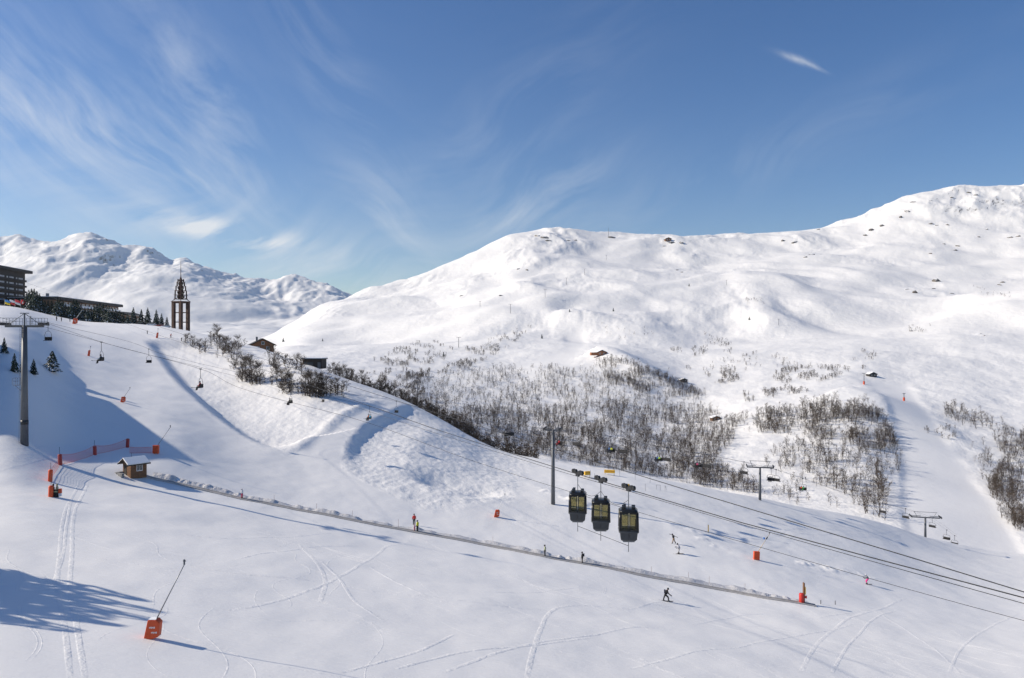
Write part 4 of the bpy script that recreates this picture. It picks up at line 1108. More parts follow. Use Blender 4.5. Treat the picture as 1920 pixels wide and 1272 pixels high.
# ------------------------------------------------------------------ things on the near snow
def lance(label, u, v, boxpx, lean, pole_len, polem, shape, rz=0.0, extra=None):
    p = near.hit(u, v); p.z = gz(p.x, p.y)
    s = boxpx * p.y / F / 1.4
    r = thing('snow_lance', label, 'snow lance', p, rz, 'snow lances', s)
    poly = {'lean': [(-.62, -.1), (-.30, 1.36), (.30, 1.40), (.52, 1.18), (.42, .2), (.15, .12)], 'box': [(-.55, -.1), (-.50, 1.4), (.45, 1.36), (.40, .0), (.05, .1)], 'post': [(-.32, -.1), (-.05, 1.4), (.25, 1.4), (.05, -.1)]}[shape]
    pad = MB().prism(poly, -.28, .28).build('padding', M['orange'], r, bevel=.05)
    if shape == 'lean':
        # two worn lines of white lettering, too blurred to read
        for x, z, n in ((-.02, .86, 6), (.12, .52, 6)):
            for k in range(n): MB().box((x - .14 + k * .07, -.285, z + .01 * (k % 2)), (.045, .012, .085 + .02 * (k % 3))).build('letter', M['white'], pad)
    if shape == 'lean' and boxpx > 30:
        MB().box((.0, 0, 1.40), (.5, .5, .03)).build('snow_cap', M['snowcap'], pad)
    dx = math.sin(lean); dz = math.cos(lean)
    a_ = Vector((.12, 0, 1.2)); b_ = a_ + Vector((dx, .0, dz)) * pole_len
    MB().tube(a_, b_, .045, .032, 8).build('lance_pole', polem, r, True)
    hd = MB().tube(b_, b_ + Vector((0, 0, .35)), .06, .07, 8).build('nozzle_head', M['greysteel'], r)
    MB().tube(b_ + Vector((-.07, 0, .25)), b_ + Vector((.09, 0, .25)), .05, n=6).build('nozzle', M['dark'], hd)
    if extra == 'blue':
        MB().box(a_ + Vector((dx, 0, dz)) * pole_len * .72 + Vector((-.35, 0, .15)), (.25, .2, .3)).build('blue_box', cloth((.10, .25, .60)), r)
        MB().tube(a_ + Vector((dx, 0, dz)) * pole_len * .72, a_ + Vector((dx, 0, dz)) * pole_len * .85, .09, n=6).build('coupling', M['dark'], r)
    return r
lance('orange padded snow lance in the open snow with a long leaning pole', 288, 1198, 38, math.radians(27), 4.4, M['steel'], 'lean')
lance('orange snow lance on the slope left of the grey steel pylon', 932, 970, 14, math.radians(25), 3.2, M['white'], 'lean')
lance('orange snow lance with pale wooden pole and small blue box', 1419, 1050, 16, math.radians(33), 3.6, M['palewood'], 'box', extra='blue')
lance('orange snow lance at the end of the net behind the hut', 293, 851, 16, math.radians(35), 3.8, M['greysteel'], 'box')
lance('orange snow lance on the edge of the shaded bank', 231, 755, 11, math.radians(35), 2.6, M['greysteel'], 'lean')
lance('orange snow lance high on the piste below the firs', 141, 608, 11, math.radians(36), 2.6, M['white'], 'lean')
lance('slim orange padded snow lance beside the lift rider in blue', 167, 668, 11, math.radians(15), .9, M['steel'], 'post')
lance('slim orange padded snow lance at the crest of the piste', 295, 634, 10, math.radians(4), 1.0, M['greysteel'], 'post')
# padded fence posts and nets by the hut
def post(label, u, v, hpx, lean=0.0, m='darkred', rod=.9):
    p = near.hit(u, v); p.z = gz(p.x, p.y)
    h = hpx * p.y / F
    r = thing('padded_post', label, 'post', p, 0, 'padded posts of the net fence')
    r.rotation_euler = (0, lean, 0)
    MB().lathe([(.26, -.1), (.29, .1), (.29, h - .1), (.24, h)], (0, 0, 0), 10).build('padding', M[m], r, True)
    MB().tube((0, 0, h - .05), (0, 0, h + rod), .03, n=5).build('rod', M['dark'], r)
    return p, h
posts = [post('padded post at the lower end of the net, beside two wooden figures', 95, 932, 21, .03, 'orange', 1.6),
         post('padded orange post where the net turns uphill', 94, 903, 22, .04, 'orange', 1.0),
         post('dark red padded post at the bend of the net', 113, 872, 20, -.05, 'darkred', 1.1),
         post('dark red padded post in the middle of the net', 178, 853, 16, -.03, 'darkred', 1.0),
         post('dark red padded post at the upper end of the net', 239, 839, 16, .05, 'darkred', .1)]
def net(label, a, b, h, sag=.25):
    (p, hp), (q, hq) = a, b
    m = MB(); n = max(6, int((q - p).length / .16)); rows = 9
    top = []; 
    for i in range(n + 1):
        t_ = i / n; c = p.lerp(q, t_); base = gz(c.x, c.y) + .12
        top.append((c, base, h - sag * 4 * t_ * (1 - t_)))
    d_ = (q - p).normalized(); wv = .009
    for c, b0, hh in top:
        m.add([c.xy.to_3d() + Vector((0, 0, b0)) - d_ * wv, c.xy.to_3d() + Vector((0, 0, b0)) + d_ * wv, c.xy.to_3d() + Vector((0, 0, b0 + hh)) + d_ * wv, c.xy.to_3d() + Vector((0, 0, b0 + hh)) - d_ * wv], [(0, 1, 2, 3)])
    for k in range(rows + 1):
        w = .012 if 0 < k < rows else .03
        for (c, b0, hh), (c2, b2, h2) in zip(top[:-1], top[1:]):
            z1, z2 = b0 + hh * k / rows, b2 + h2 * k / rows
            m.add([(c.x, c.y, z1 - w), (c2.x, c2.y, z2 - w), (c2.x, c2.y, z2 + w), (c.x, c.y, z1 + w)], [(0, 1, 2, 3)])
    tag(m.build('safety_net', M['net']), label, 'net', 'orange safety nets')
net('orange safety net between the two lower left padded posts', posts[1], posts[2], 1.5)
net('orange safety net strung along the shade to the middle post', posts[2], posts[3], 1.5, .35)
net('orange safety net strung along the shade to the upper post', posts[3], posts[4], 1.4, .4)
pe = near.hit(284, 851); pe.z = gz(pe.x, pe.y)
ps = near.hit(243, 851); ps.z = gz(ps.x, ps.y)
net('orange safety net behind the hut, ending at a snow lance', (ps, 1), (pe, 1), 1.0, .1)
# two carved figures on a box by the lowest post
p = near.hit(103, 932); p.z = gz(p.x, p.y)
r = thing('wooden_sign_box', 'dark wooden box with two small figures next to the lowest padded post', 'box', p, .2)
MB().box((0, 0, .45), (.9, .6, .95)).build('box', M['darkwood'], r)
MB().box((0, -.31, .72), (.8, .03, .14)).build('plate', cloth((.35, .42, .25)), r)
for x, c in ((-.2, (.03, .03, .03)), (.25, (.35, .33, .22))):
    f = MB().lathe([(.16, .9), (.19, 1.1), (.15, 1.3), (.07, 1.36), (.12, 1.42), (.14, 1.55), (.09, 1.68), (.02, 1.72)], (x, 0, 0), 10).build('figure', cloth(c), r, True)
MB().box((.62, 0, .75), (.32, .4, .55)).build('orange_panel', M['orange'], r)
MB().box((.62, 0, .28), (.3, .36, .4)).build('white_panel', M['white'], r)
# the hut at the head of the conveyor
p = near.hit(250, 893); p.z = gz(p.x, p.y)
HUT = thing('wooden_hut', 'small brown wooden hut with snowy gable roof and stone porch', 'hut', p + Vector((0, .5, 0)), math.radians(-38))
w, l, h = 2.5, 2.5, 2.05
# gable end looks to -y, long wall with the window to +x
wl = MB().prism([(-w / 2, -.3), (w / 2, -.3), (w / 2, h), (0, h + .72), (-w / 2, h)], -l / 2, l / 2).build('wall', M['wood'], HUT)
for k in range(9):
    z = .1 + k * .225
    MB().box((w / 2 + .012, 0, z), (.035, l + .02, .19)).build('plank', M['wood'], wl)
    MB().box((0, -l / 2 - .012, z), (w + .02, .035, .19)).build('plank', M['wood'], wl)
for s in (-1, 1):
    sl = math.atan2(.72, w / 2)
    rf = MB().box((s * (w / 4 + .16), -.12, h + .42 - .10), (w / 2 / math.cos(sl) + .55, l + 1.25, .09), Matrix.Rotation(s * sl, 3, 'Y')).build('roof', M['darkwood'], HUT)
    MB().box((s * (w / 4 + .14), -.12, h + .42 + .04), (w / 2 / math.cos(sl) + .40, l + 1.05, .17), Matrix.Rotation(s * sl, 3, 'Y')).build('roof_snow', M['snowcap'], rf, bevel=.06)
f = MB().box((w / 2 + .04, .1, 1.35), (.08, .95, 1.0)).build('window', M['white'], HUT)
for s in (-1, 1): MB().box((w / 2 + .09, .1 + s * .22, 1.35), (.03, .38, .82)).build('pane', M['glass'], f)
MB().box((-.45, -l / 2 - .04, .9), (.9, .06, 1.8)).build('doorway', M['darkwood'], HUT)
m = MB(); random.seed(3)
for k in range(12):
    m.box((-1.15 + (k % 6) * .38, -l / 2 - 1.1 + random.uniform(-.05, .05), .16 + .36 * (k // 6)), (.36, .42 + random.uniform(-.06, .06), .34), Matrix.Rotation(random.uniform(-.1, .1), 3, 'Z'))
for k in range(6): m.box((-1.3, -l / 2 - .9 + (k % 3) * .36, .16 + .36 * (k // 3)), (.4, .34, .34))
m.build('porch_stone', M['stone'], HUT)
MB().tube((-.7, -.2, h + .4), (-.7, -.2, h + 1.5), .025, n=5).build('antenna', M['dark'], HUT)
# the conveyor with its ridge of scraped snow
cpx = [(272, 894), (330, 907), (390, 921), (454, 936.5), (530, 951), (600, 964), (690, 982), (782, 999), (900, 1021), (1022, 1044.5), (1091, 1057), (1200, 1079), (1350, 1106), (1450, 1124), (1530, 1137)]
cw = [near.hit(u, v) for u, v in cpx]
tt = np.linspace(0, len(cw) - 1, 160)
line = [Vector((pchip(np.arange(len(cw)), [c.x for c in cw], np.array([t_]))[0], pchip(np.arange(len(cw)), [c.y for c in cw], np.array([t_]))[0], 0)) for t_ in tt]
for c in line: c.z = gz(c.x, c.y)
def strip(offs, zs):
    """a ribbon profile (offset across, height) carried along the conveyor"""
    m = MB(); P = []
    for i, c in enumerate(line):
        d_ = (line[min(i + 1, len(line) - 1)] - line[max(i - 1, 0)]); d_.z = 0; d_.normalize(); n_ = Vector((-d_.y, d_.x, 0))
        P += [c + n_ * o_ + Vector((0, 0, z_)) for o_, z_ in zip(offs, zs)]
    k = len(offs)
    m.add(P, [(i * k + j, i * k + (j + 1) % k, (i + 1) * k + (j + 1) % k, (i + 1) * k + j) for i in range(len(line) - 1) for j in range(k)])
    return m
CV_ = thing('snow_conveyor', 'long moving carpet lift running down from the hut across the snow', 'conveyor', (0, 0, 0))
strip((-.33, .33, .33, -.33), (.02, .02, .12, .12)).build('belt', M['belt'], CV_)
for s in (-1, 1): strip((s * .36, s * .55, s * .55, s * .36), (-.1, -.1, .16, .16)).build('side_rail', M['concrete'], CV_)
bm_ = MB(); random.seed(5)
V0 = []; F0 = []
nb, ns_ = 520, 9
for i in range(nb):
    t_ = 1 + (len(line) - 3) * i / (nb - 1)
    a_ = int(t_); fr = t_ - a_; c = line[a_].lerp(line[min(a_ + 1, len(line) - 1)], fr)
    d_ = (line[min(a_ + 1, len(line) - 1)] - line[a_ - 1]); d_.z = 0; d_.normalize(); n_ = Vector((-d_.y, d_.x, 0))
    amp = .34 + .5 * float(fbm(np.array([i * .05]), np.array([3.3]), 3)[0]) + .30 * float(perlin(np.array([i * .13]), np.array([1.7]))[0])
    amp *= min(1, i / 20, (nb - 1 - i) / 12)
    for j in range(ns_):
        o_ = .62 + j * .3
        prof = math.sin(math.pi * j / (ns_ - 1)) ** .7
        z_ = amp * prof + prof * (.20 * float(perlin(np.array([i * .19 + 9]), np.array([j * .5]))[0]) + .12 * float(perlin(np.array([i * .47 + 3]), np.array([j * .9 + 4]))[0]))
        q = c + n_ * o_
        V0.append((q.x, q.y, gz(q.x, q.y) - .06 + z_))
me = mesh_np('snow_berm', np.array(V0), grid_quads(nb, ns_))
me.materials.append(snow_mat('lumpy_snow', [(1.5, .6), (6.0, .3)], .9, .25, col=(.62, .615, .62)))
o = bpy.data.objects.new('snow_berm', me); COL.objects.link(o); o['kind'] = 'stuff'; o['label'] = 'lumpy ridge of scraped snow along the conveyor'
# thin stakes along the berm
for k, u in enumerate((505, 585, 660, 740, 925, 1228, 1290, 1330, 1405)):
    i = int(np.argmin([abs(CU + F * c.x / c.y - u) for c in line])); c = line[i]
    tag(MB().tube((c.x, c.y + 1.9, gz(c.x, c.y + 1.9) - .1), (c.x, c.y + 1.9, gz(c.x, c.y + 1.9) + 1.25), .02, n=5).build('stake', M['wood']), 'thin wooden stake in the snow ridge of the conveyor', 'stake', 'stakes along the conveyor')
# conveyor end: red padding and a tall brown board
p = near.hit(1503, 1131); p.z = gz(p.x, p.y)
r = thing('end_marker', 'red padded post with a tall brown board at the lower end of the conveyor', 'post', p, 0)
MB().lathe([(.36, -.1), (.38, .1), (.38, 1.35), (.33, 1.45)], (0, 0, 0), 12).build('padding', M['red'], r, True)
MB().box((.38, .12, 1.5), (.16, .5, 3.0)).build('board', M['wood'], r)
MB().box((.52, .05, 1.85), (.12, .42, 1.1)).build('orange_sign', M['yellow'], r)
MB().tube((.62, -.1, .75), (.62, -.1, 1.1), .16, n=8).build('red_button_box', M['red'], r)
for u, v in ((1539, 1133), (1566, 1134)):
    p = near.hit(u, v); p.z = gz(p.x, p.y)
    tag(MB().tube(p + Vector((0, 0, -.1)), p + Vector((0, 0, .6)), .05, n=6).build('stake', M['darkwood']), 'short dark stake beyond the red padded end of the conveyor', 'stake', 'short stakes at the conveyor end')
p = near.hit(1328, 997); p.z = gz(p.x, p.y)
r = thing('marker_pole', 'slim yellow marker pole on the snow shoulder', 'pole', p)
MB().tube((0, 0, -.2), (0, 0, 1.3), .09, n=8).build('padding', M['yellow'], r)
MB().tube((0, 0, 1.3), (0, 0, 2.3), .03, n=6).build('rod', M['white'], r)
# yellow mats and thin posts of the practice ground behind the cabins
for u, v, w, hh, d_, rz, lab in ((1101, 895, 1.5, .9, .5, .5, 'folded yellow mat lying left on the practice ground'), (1143, 891, 2.6, .75, .5, -.22, 'long yellow mat above a small snow heap'), (1174, 919, 1.6, .8, .5, .1, 'yellow mat half behind the last gondola trolley')):
    p = near.hit(u, v); p.z = gz(p.x, p.y)
    r = thing('yellow_mat', lab, 'mat', p, rz, 'yellow mats')
    MB().box((0, 0, hh / 2 + .5), (w, d_, hh)).build('cushion', M['yellow'], r, bevel=.08)
    for s in (-1, 1): MB().tube((s * w * .42, 0, -.1), (s * w * .42, 0, .6), .05, n=6).build('leg', M['dark'], r)
    MB().box((0, -d_ / 2 - .01, hh / 2 + .62), (w * .9, .02, .12)).build('stripe', cloth((.5, .16, .02)), r)
for k, (u, v, h) in enumerate(((1107, 893, 2.0), (1115, 900, 2.0), (1162, 893, 2.2), (1191, 900, 2.2), (1219, 906, 2.4), (1210, 921, 2.2))):
    p = near.hit(u, v); p.z = gz(p.x, p.y)
    tag(MB().tube(p + Vector((0, 0, -.1)), p + Vector((0, 0, h * .75)), .03, n=5).build('thin_post', M['dark']), 'thin dark post on the practice ground behind the cabins', 'post', 'thin posts of the practice ground')
p = near.hit(1238, 920); p.z = gz(p.x, p.y)
r = thing('net_frame', 'light frame with netting on the practice ground', 'frame', p, -.25)
for x in (-.9, 0, 1.1): MB().tube((x, 0, -.1), (x, 0, 1.25), .035, n=5).build('upright', M['greysteel'], r)
MB().tube((-.9, 0, 1.25), (0, 0, 1.25), .03, n=5).build('top_rail', M['greysteel'], r)
MB().tube((1.1, 0, 1.25), (1.5, .5, -.1), .03, n=5).build('brace', M['greysteel'], r)
# ------------------------------------------------------------------ trees
def lin_mat_tree(name, col, var, snow=0.0, scale=1.0):
    m, t, b = new_mat(name)
    oi = N(t, 'ShaderNodeObjectInfo')
    g = N(t, 'ShaderNodeNewGeometry')
    n = N(t, 'ShaderNodeTexNoise', i_Scale=scale, i_Detail=3.0)
    t.links.new(g.outputs['Position'], n.inputs['Vector'])
    f = math_n(t, 'ADD', math_n(t, 'MULTIPLY', n.outputs['Fac'], var * 2), math_n(t, 'ADD', 1 - var * 1.5, math_n(t, 'MULTIPLY', oi.outputs['Random'], var)))
    mx = N(t, 'ShaderNodeVectorMath', operation='SCALE'); mx.inputs[0].default_value = col
    t.links.new(f, mx.inputs['Scale'])
    out = mx.outputs[0]
    if snow:
        sp = N(t, 'ShaderNodeSeparateXYZ'); t.links.new(g.outputs['Normal'], sp.inputs[0])
        n2 = N(t, 'ShaderNodeTexNoise', i_Scale=1.6, i_Detail=3.0)
        t.links.new(g.outputs['Position'], n2.inputs['Vector'])
        k = math_n(t, 'ADD', math_n(t, 'ABSOLUTE', sp.outputs[2]), math_n(t, 'MULTIPLY', math_n(t, 'SUBTRACT', n2.outputs['Fac'], .5), 1.6))
        mr = N(t, 'ShaderNodeMapRange'); t.links.new(k, mr.inputs[0])
        mr.inputs['From Min'].default_value = 1.0 - snow; mr.inputs['From Max'].default_value = 1.1 - snow
        c = N(t, 'ShaderNodeMix', data_type='RGBA'); t.links.new(mr.outputs[0], c.inputs[0])
        t.links.new(out, c.inputs[6]); c.inputs[7].default_value = (.8, .81, .83, 1)
        out = c.outputs[2]
    t.links.new(out, b.inputs['Base Color'])
    b.inputs['Roughness'].default_value = .9; b.inputs['Specular IOR Level'].default_value = .1
    return m
M['bark'] = lin_mat_tree('bark', (.07, .058, .05), .35)
M['twig'] = lin_mat_tree('twigs', (.088, .068, .053), .45, scale=.12)
M['fir'] = lin_mat_tree('fir_needles', (.020, .032, .022), .4, snow=.28)

def bare_tree(seed, twigs, limbs=9, fine=.022, thin=False):
    """unit-height leafless tree: (trunk verts, faces), (crown verts, faces)"""
    R = random.Random(seed)
    tv, tf, cv, cf = [], [], [], []
    def prism(v, f, a, b, ra, rb):
        d = (b - a).normalized(); x = d.orthogonal().normalized(); y = d.cross(x); o = len(v)
        for p, r in ((a, ra), (b, rb)):
            for k in range(3):
                t = 2.1 * k; v.append(p + x * (r * math.cos(t)) + y * (r * math.sin(t)))
        f += [(o, o + 1, o + 4), (o, o + 4, o + 3), (o + 1, o + 2, o + 5), (o + 1, o + 5, o + 4), (o + 2, o, o + 3), (o + 2, o + 3, o + 5)]
    def blade(a, b, w):
        d = (b - a); s = d.cross(Vector((R.uniform(-1, 1), R.uniform(-1, 1), R.uniform(-.3, .3)))); s = s.normalized() * w
        o = len(cv); cv.extend([a - s, a + s, b]); cf.append((o, o + 1, o + 2))
    stems = R.choice((1, 1, 2))
    tips = []
    for s in range(stems):
        p = Vector((R.uniform(-.02, .02) * s, R.uniform(-.02, .02) * s, -.03))
        lean = Vector((R.uniform(-.12, .12) + (s * .15), R.uniform(-.12, .12), 1)).normalized()
        r = .017
        for k in range(4):
            q = p + lean * (.20 if stems == 1 else .18) + Vector((R.uniform(-.02, .02), R.uniform(-.02, .02), 0))
            prism(tv, tf, p, q, r, r * .72)
            tips.append((p.lerp(q, .6), r * .6, k)); p = q; r *= .72
        tips.append((p, r, 4))
    ends = []
    for i in range(limbs):
        b, r, k = tips[i % len(tips)] if i < len(tips) else R.choice(tips)
        t = R.uniform(0, 6.283); up = R.uniform(.45, 1.7)
        L = R.uniform(.20, .36) * (1.25 - .16 * k)
        d = Vector((math.cos(t), math.sin(t), up)).normalized()
        m_ = b + d * L * .55; e = m_ + (d + Vector((R.uniform(-.3, .3), R.uniform(-.3, .3), .35))).normalized() * L * .5
        if thin: blade(b, m_ + (m_ - b) * .3, r * .6); blade(m_, e, r * .4)
        else: prism(cv, cf, b, m_, r * .7, r * .42); prism(cv, cf, m_, e, r * .42, r * .15)
        ends += [(b.lerp(m_, .5), d), (m_, d), (m_.lerp(e, .5), d), (e, d)]
    ends += [(b, Vector((0, 0, 1))) for b, r, k in tips] * 2
    for i in range(twigs):
        b, d = R.choice(ends)
        t = R.uniform(0, 6.283)
        dd = (d + Vector((math.cos(t), math.sin(t), R.uniform(-.1, 1.0))) * R.uniform(.6, 1.4)).normalized()
        L = R.uniform(.07, .20)
        blade(b + dd * R.uniform(0, .05), b + dd * L + Vector((0, 0, .02)), fine * R.uniform(.25, .6))
    top = max(v.z for v in tv + cv)
    sc = 1.0 / top
    return [v * sc for v in tv], tf, [v * sc for v in cv], cf
def to_mesh(name, v, f, m):
    me = bpy.data.meshes.new(name); me.from_pydata([tuple(p) for p in v], [], f); me.materials.append(m); me.update(); return me
NEAR_V = []
for k in range(7):
    tv, tf, cv, cf = bare_tree(40 + k, 700, 26, .0062)
    NEAR_V.append((to_mesh('trunk', tv, tf, M['bark']), to_mesh('crown', cv, cf, M['twig'])))
MID_V = []
FAR_NP = []
for k in range(8):
    tv, tf, cv, cf = bare_tree(90 + k, 120, 12, .0125, True)
    MID_V.append((to_mesh('trunk', tv, tf, M['bark']), to_mesh('crown', cv, cf, M['twig'])))
    FAR_NP.append((np.array([tuple(p) for p in tv + cv]), np.array(list(tf) + [tuple(i + len(tv) for i in f) for f in cf])))
SHRUB_NP = []
for k in range(5):
    tv, tf, cv, cf = bare_tree(140 + k, 90, 8, .026, True)
    a = np.array([tuple(p) for p in tv + cv]); a[:, :2] *= 1.5
    SHRUB_NP.append((a, np.array(list(tf) + [tuple(i + len(tv) for i in f) for f in cf])))
RT = random.Random(11)
def one_tree(p, h, var, label, group, wide=1.0):
    r = thing('bare_tree', label, 'tree', p, RT.uniform(0, 6.28), group)
    r.scale = (h * wide, h * wide, h)
    for me, nm in zip(RT.choice(var), ('trunk', 'crown')):
        o = bpy.data.objects.new(nm, me); COL.objects.link(o); o.parent = r
    return r
# thicket on the bank under the gondola rope
bank_trees = [(350, 645, 28), (362, 652, 32), (372, 657, 30), (385, 662, 34), (396, 650, 30), (405, 645, 42), (418, 668, 50), (430, 664, 46), (440, 690, 62), (448, 655, 36), (452, 712, 60), (462, 716, 70), (475, 720, 70), (487, 719, 58),
              (505, 668, 28), (512, 690, 42), (520, 722, 55), (531, 736, 62), (541, 738, 56), (523, 680, 28), (556, 692, 40), (565, 702, 46), (572, 742, 60), (580, 744, 70), (592, 743, 64), (602, 744, 62), (612, 743, 56), (632, 742, 48), (641, 738, 34), (548, 690, 24), (500, 655, 24), (536, 680, 22),
              (455, 715, 50), (468, 718, 58), (482, 720, 52), (526, 728, 50), (546, 736, 48), (577, 742, 58), (586, 743, 60), (598, 743, 52), (607, 743, 50), (620, 742, 44), (434, 672, 44), (412, 655, 38), (424, 660, 42), (517, 700, 40)]
for u, v, hp in bank_trees:
    p = near.hit(u, v)
    if p is None: continue
    p.z = gz(p.x, p.y) - .1
    one_tree(p, hp * .85 * p.y / F, NEAR_V, 'leafless grey brown tree in the thicket on the bank below the ropes', 'thicket on the bank', 1.15)
p = near.hit(407, 632); 
if p is None: p = at(407, 634, 318)
p.z = gz(p.x, p.y)
one_tree(p, 30 * p.y / F, NEAR_V, 'leafless tree standing alone on the skyline right of the bell tower', None, 1.3)
# dark row just behind the crest of the slope
for i in range(135):
    u = 616 + (i / 134.0) ** 1.0 * 370 + RT.uniform(-3, 3)
    j = int(np.argmin(abs(near.U - u))); vv = CV - F * near.Z[j] / near.Y[j]
    s_ = np.argmin(np.where(near.Y[j] < 290, vv, 9e9)); yr = near.Y[j][s_]
    y = yr + RT.uniform(1.5, 24); x = (u - CU) / F * y
    h = RT.uniform(3.4, 6.2) * (1.0 if u < 900 else .8)
    one_tree(Vector((x, y, gz(x, y) - .2)), h, NEAR_V if i % 3 else MID_V, 'leafless brown tree in the dark row behind the crest of the slope', 'dark row of trees behind the crest', 1.2)
# woods across the valley
woods = [  # polygon in photo pixels, trees, height m, label
 ([(760, 722), (870, 692), (1000, 688), (1105, 692), (1118, 674), (1200, 690), (1285, 718), (1330, 748), (1150, 765), (900, 775), (800, 765)], 1500, (3.6, 7.0), 'leafless tree in the wood along the spur below the mountain hut'),
 ([(1112, 667), (1170, 675), (1250, 705), (1325, 742), (1230, 745), (1140, 720)], 520, (4.0, 7.2), 'leafless tree in the wood along the spur below the mountain hut'),
 ([(800, 770), (960, 772), (1150, 760), (1300, 757), (1385, 790), (1375, 830), (1335, 868), (1445, 930), (1330, 915), (1200, 890), (1040, 862), (880, 818)], 3300, (4.2, 8.0), 'leafless tree in the valley wood beyond the slope'),
 ([(1372, 790), (1500, 758), (1620, 752), (1662, 792), (1685, 840), (1640, 845), (1560, 830), (1470, 815), (1400, 812)], 900, (5.0, 8.8), 'leafless tree in the wood on the knoll left of the wide piste'),
 ([(1480, 825), (1690, 845), (1690, 885), (1600, 930), (1480, 900), (1430, 870)], 300, (4.5, 9.0), 'leafless tree in the open wood below the knoll'),
 ([(1560, 900), (1665, 905), (1668, 978), (1610, 965)], 60, (6.5, 9.5), 'leafless tree in the small stand at the foot of the wide piste'),
 ([(1440, 925), (1480, 905), (1560, 945), (1600, 965), (1500, 950)], 40, (4, 6), 'leafless tree in the open wood below the knoll'),
 ([(1768, 770), (1800, 765), (1870, 790), (1890, 812), (1830, 805), (1780, 792)], 90, (6, 9), 'leafless tree in the wood right of the wide piste'),
 ([(1860, 810), (1920, 815), (1925, 1005), (1890, 985), (1850, 910), (1880, 870)], 330, (5, 9.0), 'leafless tree in the wood right of the wide piste'),
 ([(1815, 840), (1850, 830), (1860, 880), (1835, 885)], 14, (7, 9.5), 'leafless tree in the wood right of the wide piste'),
 ([(1840, 895), (1870, 900), (1905, 985), (1880, 975)], 60, (5, 8), 'leafless tree in the wood right of the wide piste'),
]
scrub = [
 ([(700, 700), (790, 690), (800, 760), (770, 755), (720, 725)], 120),
 ([(695, 675), (760, 645), (800, 635), (850, 655), (830, 680), (740, 690)], 150), ([(870, 655), (950, 625), (1000, 610), (960, 650), (900, 675)], 110), ([(720, 710), (830, 690), (900, 668), (950, 660), (880, 690), (780, 712)], 120),
 ([(1320, 700), (1350, 690), (1400, 695), (1390, 718), (1340, 722)], 70), ([(1445, 690), (1560, 690), (1580, 705), (1500, 728), (1450, 715)], 120), ([(1420, 735), (1500, 725), (1520, 735), (1400, 755), (1375, 745)], 60),
 ([(1320, 625), (1375, 640), (1370, 665), (1325, 655)], 40), ([(1395, 560), (1430, 560), (1435, 572), (1400, 572)], 16), ([(1250, 655), (1330, 650), (1380, 660), (1290, 670)], 34), ([(1590, 660), (1640, 655), (1645, 675), (1600, 678)], 14),
 ([(1120, 605), (1200, 612), (1250, 625), (1150, 640)], 14), ([(1700, 610), (1745, 612), (1740, 625), (1705, 622)], 14), ([(1820, 535), (1900, 548), (1895, 560), (1830, 552)], 16), ([(1440, 680), (1640, 690), (1600, 700), (1450, 695)], 30), ([(1230, 700), (1420, 660), (1500, 670), (1420, 690)], 30),
 ([(1770, 760), (1790, 755), (1795, 765), (1775, 770)], 5), ([(1720, 790), (1790, 800), (1800, 830), (1740, 815)], 12),
]
pts = []
for poly, n, (h0, h1), lab in woods:
    us = [a for a, b in poly]; vs_ = [b for a, b in poly]; k = 0; tries = 0
    while k < n and tries < n * 30:
        tries += 1
        u, v = RT.uniform(min(us), max(us)), RT.uniform(min(vs_), max(vs_))
        if not bool(in_poly(np.array(u), np.array(v), poly)): continue
        # clumps and glades
        if float(fbm(np.array([u / 42.0]), np.array([v / 22.0]), 2)[0]) < (-.10 if n < 1000 else -.2) + .22 * RT.uniform(-1, 1): continue
        if near.hit(u, v) is not None: continue
        p = opp.hit(u, v)
        if p is None: continue
        k += 1; pts.append((p, RT.uniform(h0, h1) * (1.15 if RT.random() < .15 else 1), lab))
pts.sort(key=lambda q: -q[1] / q[0].y)
group_of = {}
for p, h, lab in pts[:118]:
    one_tree(p - Vector((0, 0, .2)), h, MID_V, lab, lab.replace('leafless tree in the ', 'trees of the '), 1.05)
VV, FF, off = [], [], 0
def add_np(src, p, h, wide):
    global off
    a, f = RT.choice(src); t = RT.uniform(0, 6.28); c, s = math.cos(t), math.sin(t)
    q = np.empty_like(a); q[:, 0] = (a[:, 0] * c - a[:, 1] * s) * h * wide + p.x; q[:, 1] = (a[:, 0] * s + a[:, 1] * c) * h * wide + p.y; q[:, 2] = a[:, 2] * h + p.z - .15
    VV.append(q); FF.append(f + off); off += len(a)
for p, h, lab in pts[118:]: add_np(FAR_NP, p, h * RT.choice((.55, .75, .85, 1.0)), 1.0)
for poly, n in scrub:
    us = [a for a, b in poly]; vs_ = [b for a, b in poly]; k = 0; tries = 0
    while k < n * 2 and tries < n * 60:
        tries += 1
        u, v = RT.uniform(min(us), max(us)), RT.uniform(min(vs_), max(vs_))
        if not bool(in_poly(np.array(u), np.array(v), poly)): continue
        if float(fbm(np.array([u / 26.0]), np.array([v / 13.0]), 2)[0]) < -.02: continue
        p = opp.hit(u, v)
        if p is None: continue
        k += 1; add_np(SHRUB_NP, p, RT.uniform(2.2, 4.6), .8)
# undergrowth along the woods
for poly, n, hh, lab in woods[:5]:
    us = [a for a, b in poly]; vs_ = [b for a, b in poly]
    for _ in range(n // 2):
        u, v = RT.uniform(min(us), max(us)), RT.uniform(min(vs_), max(vs_))
        if bool(in_poly(np.array(u), np.array(v), poly)) and near.hit(u, v) is None:
            p = opp.hit(u, v)
            if p is not None: add_np(SHRUB_NP, p, RT.uniform(1.4, 3.2), 1.0)
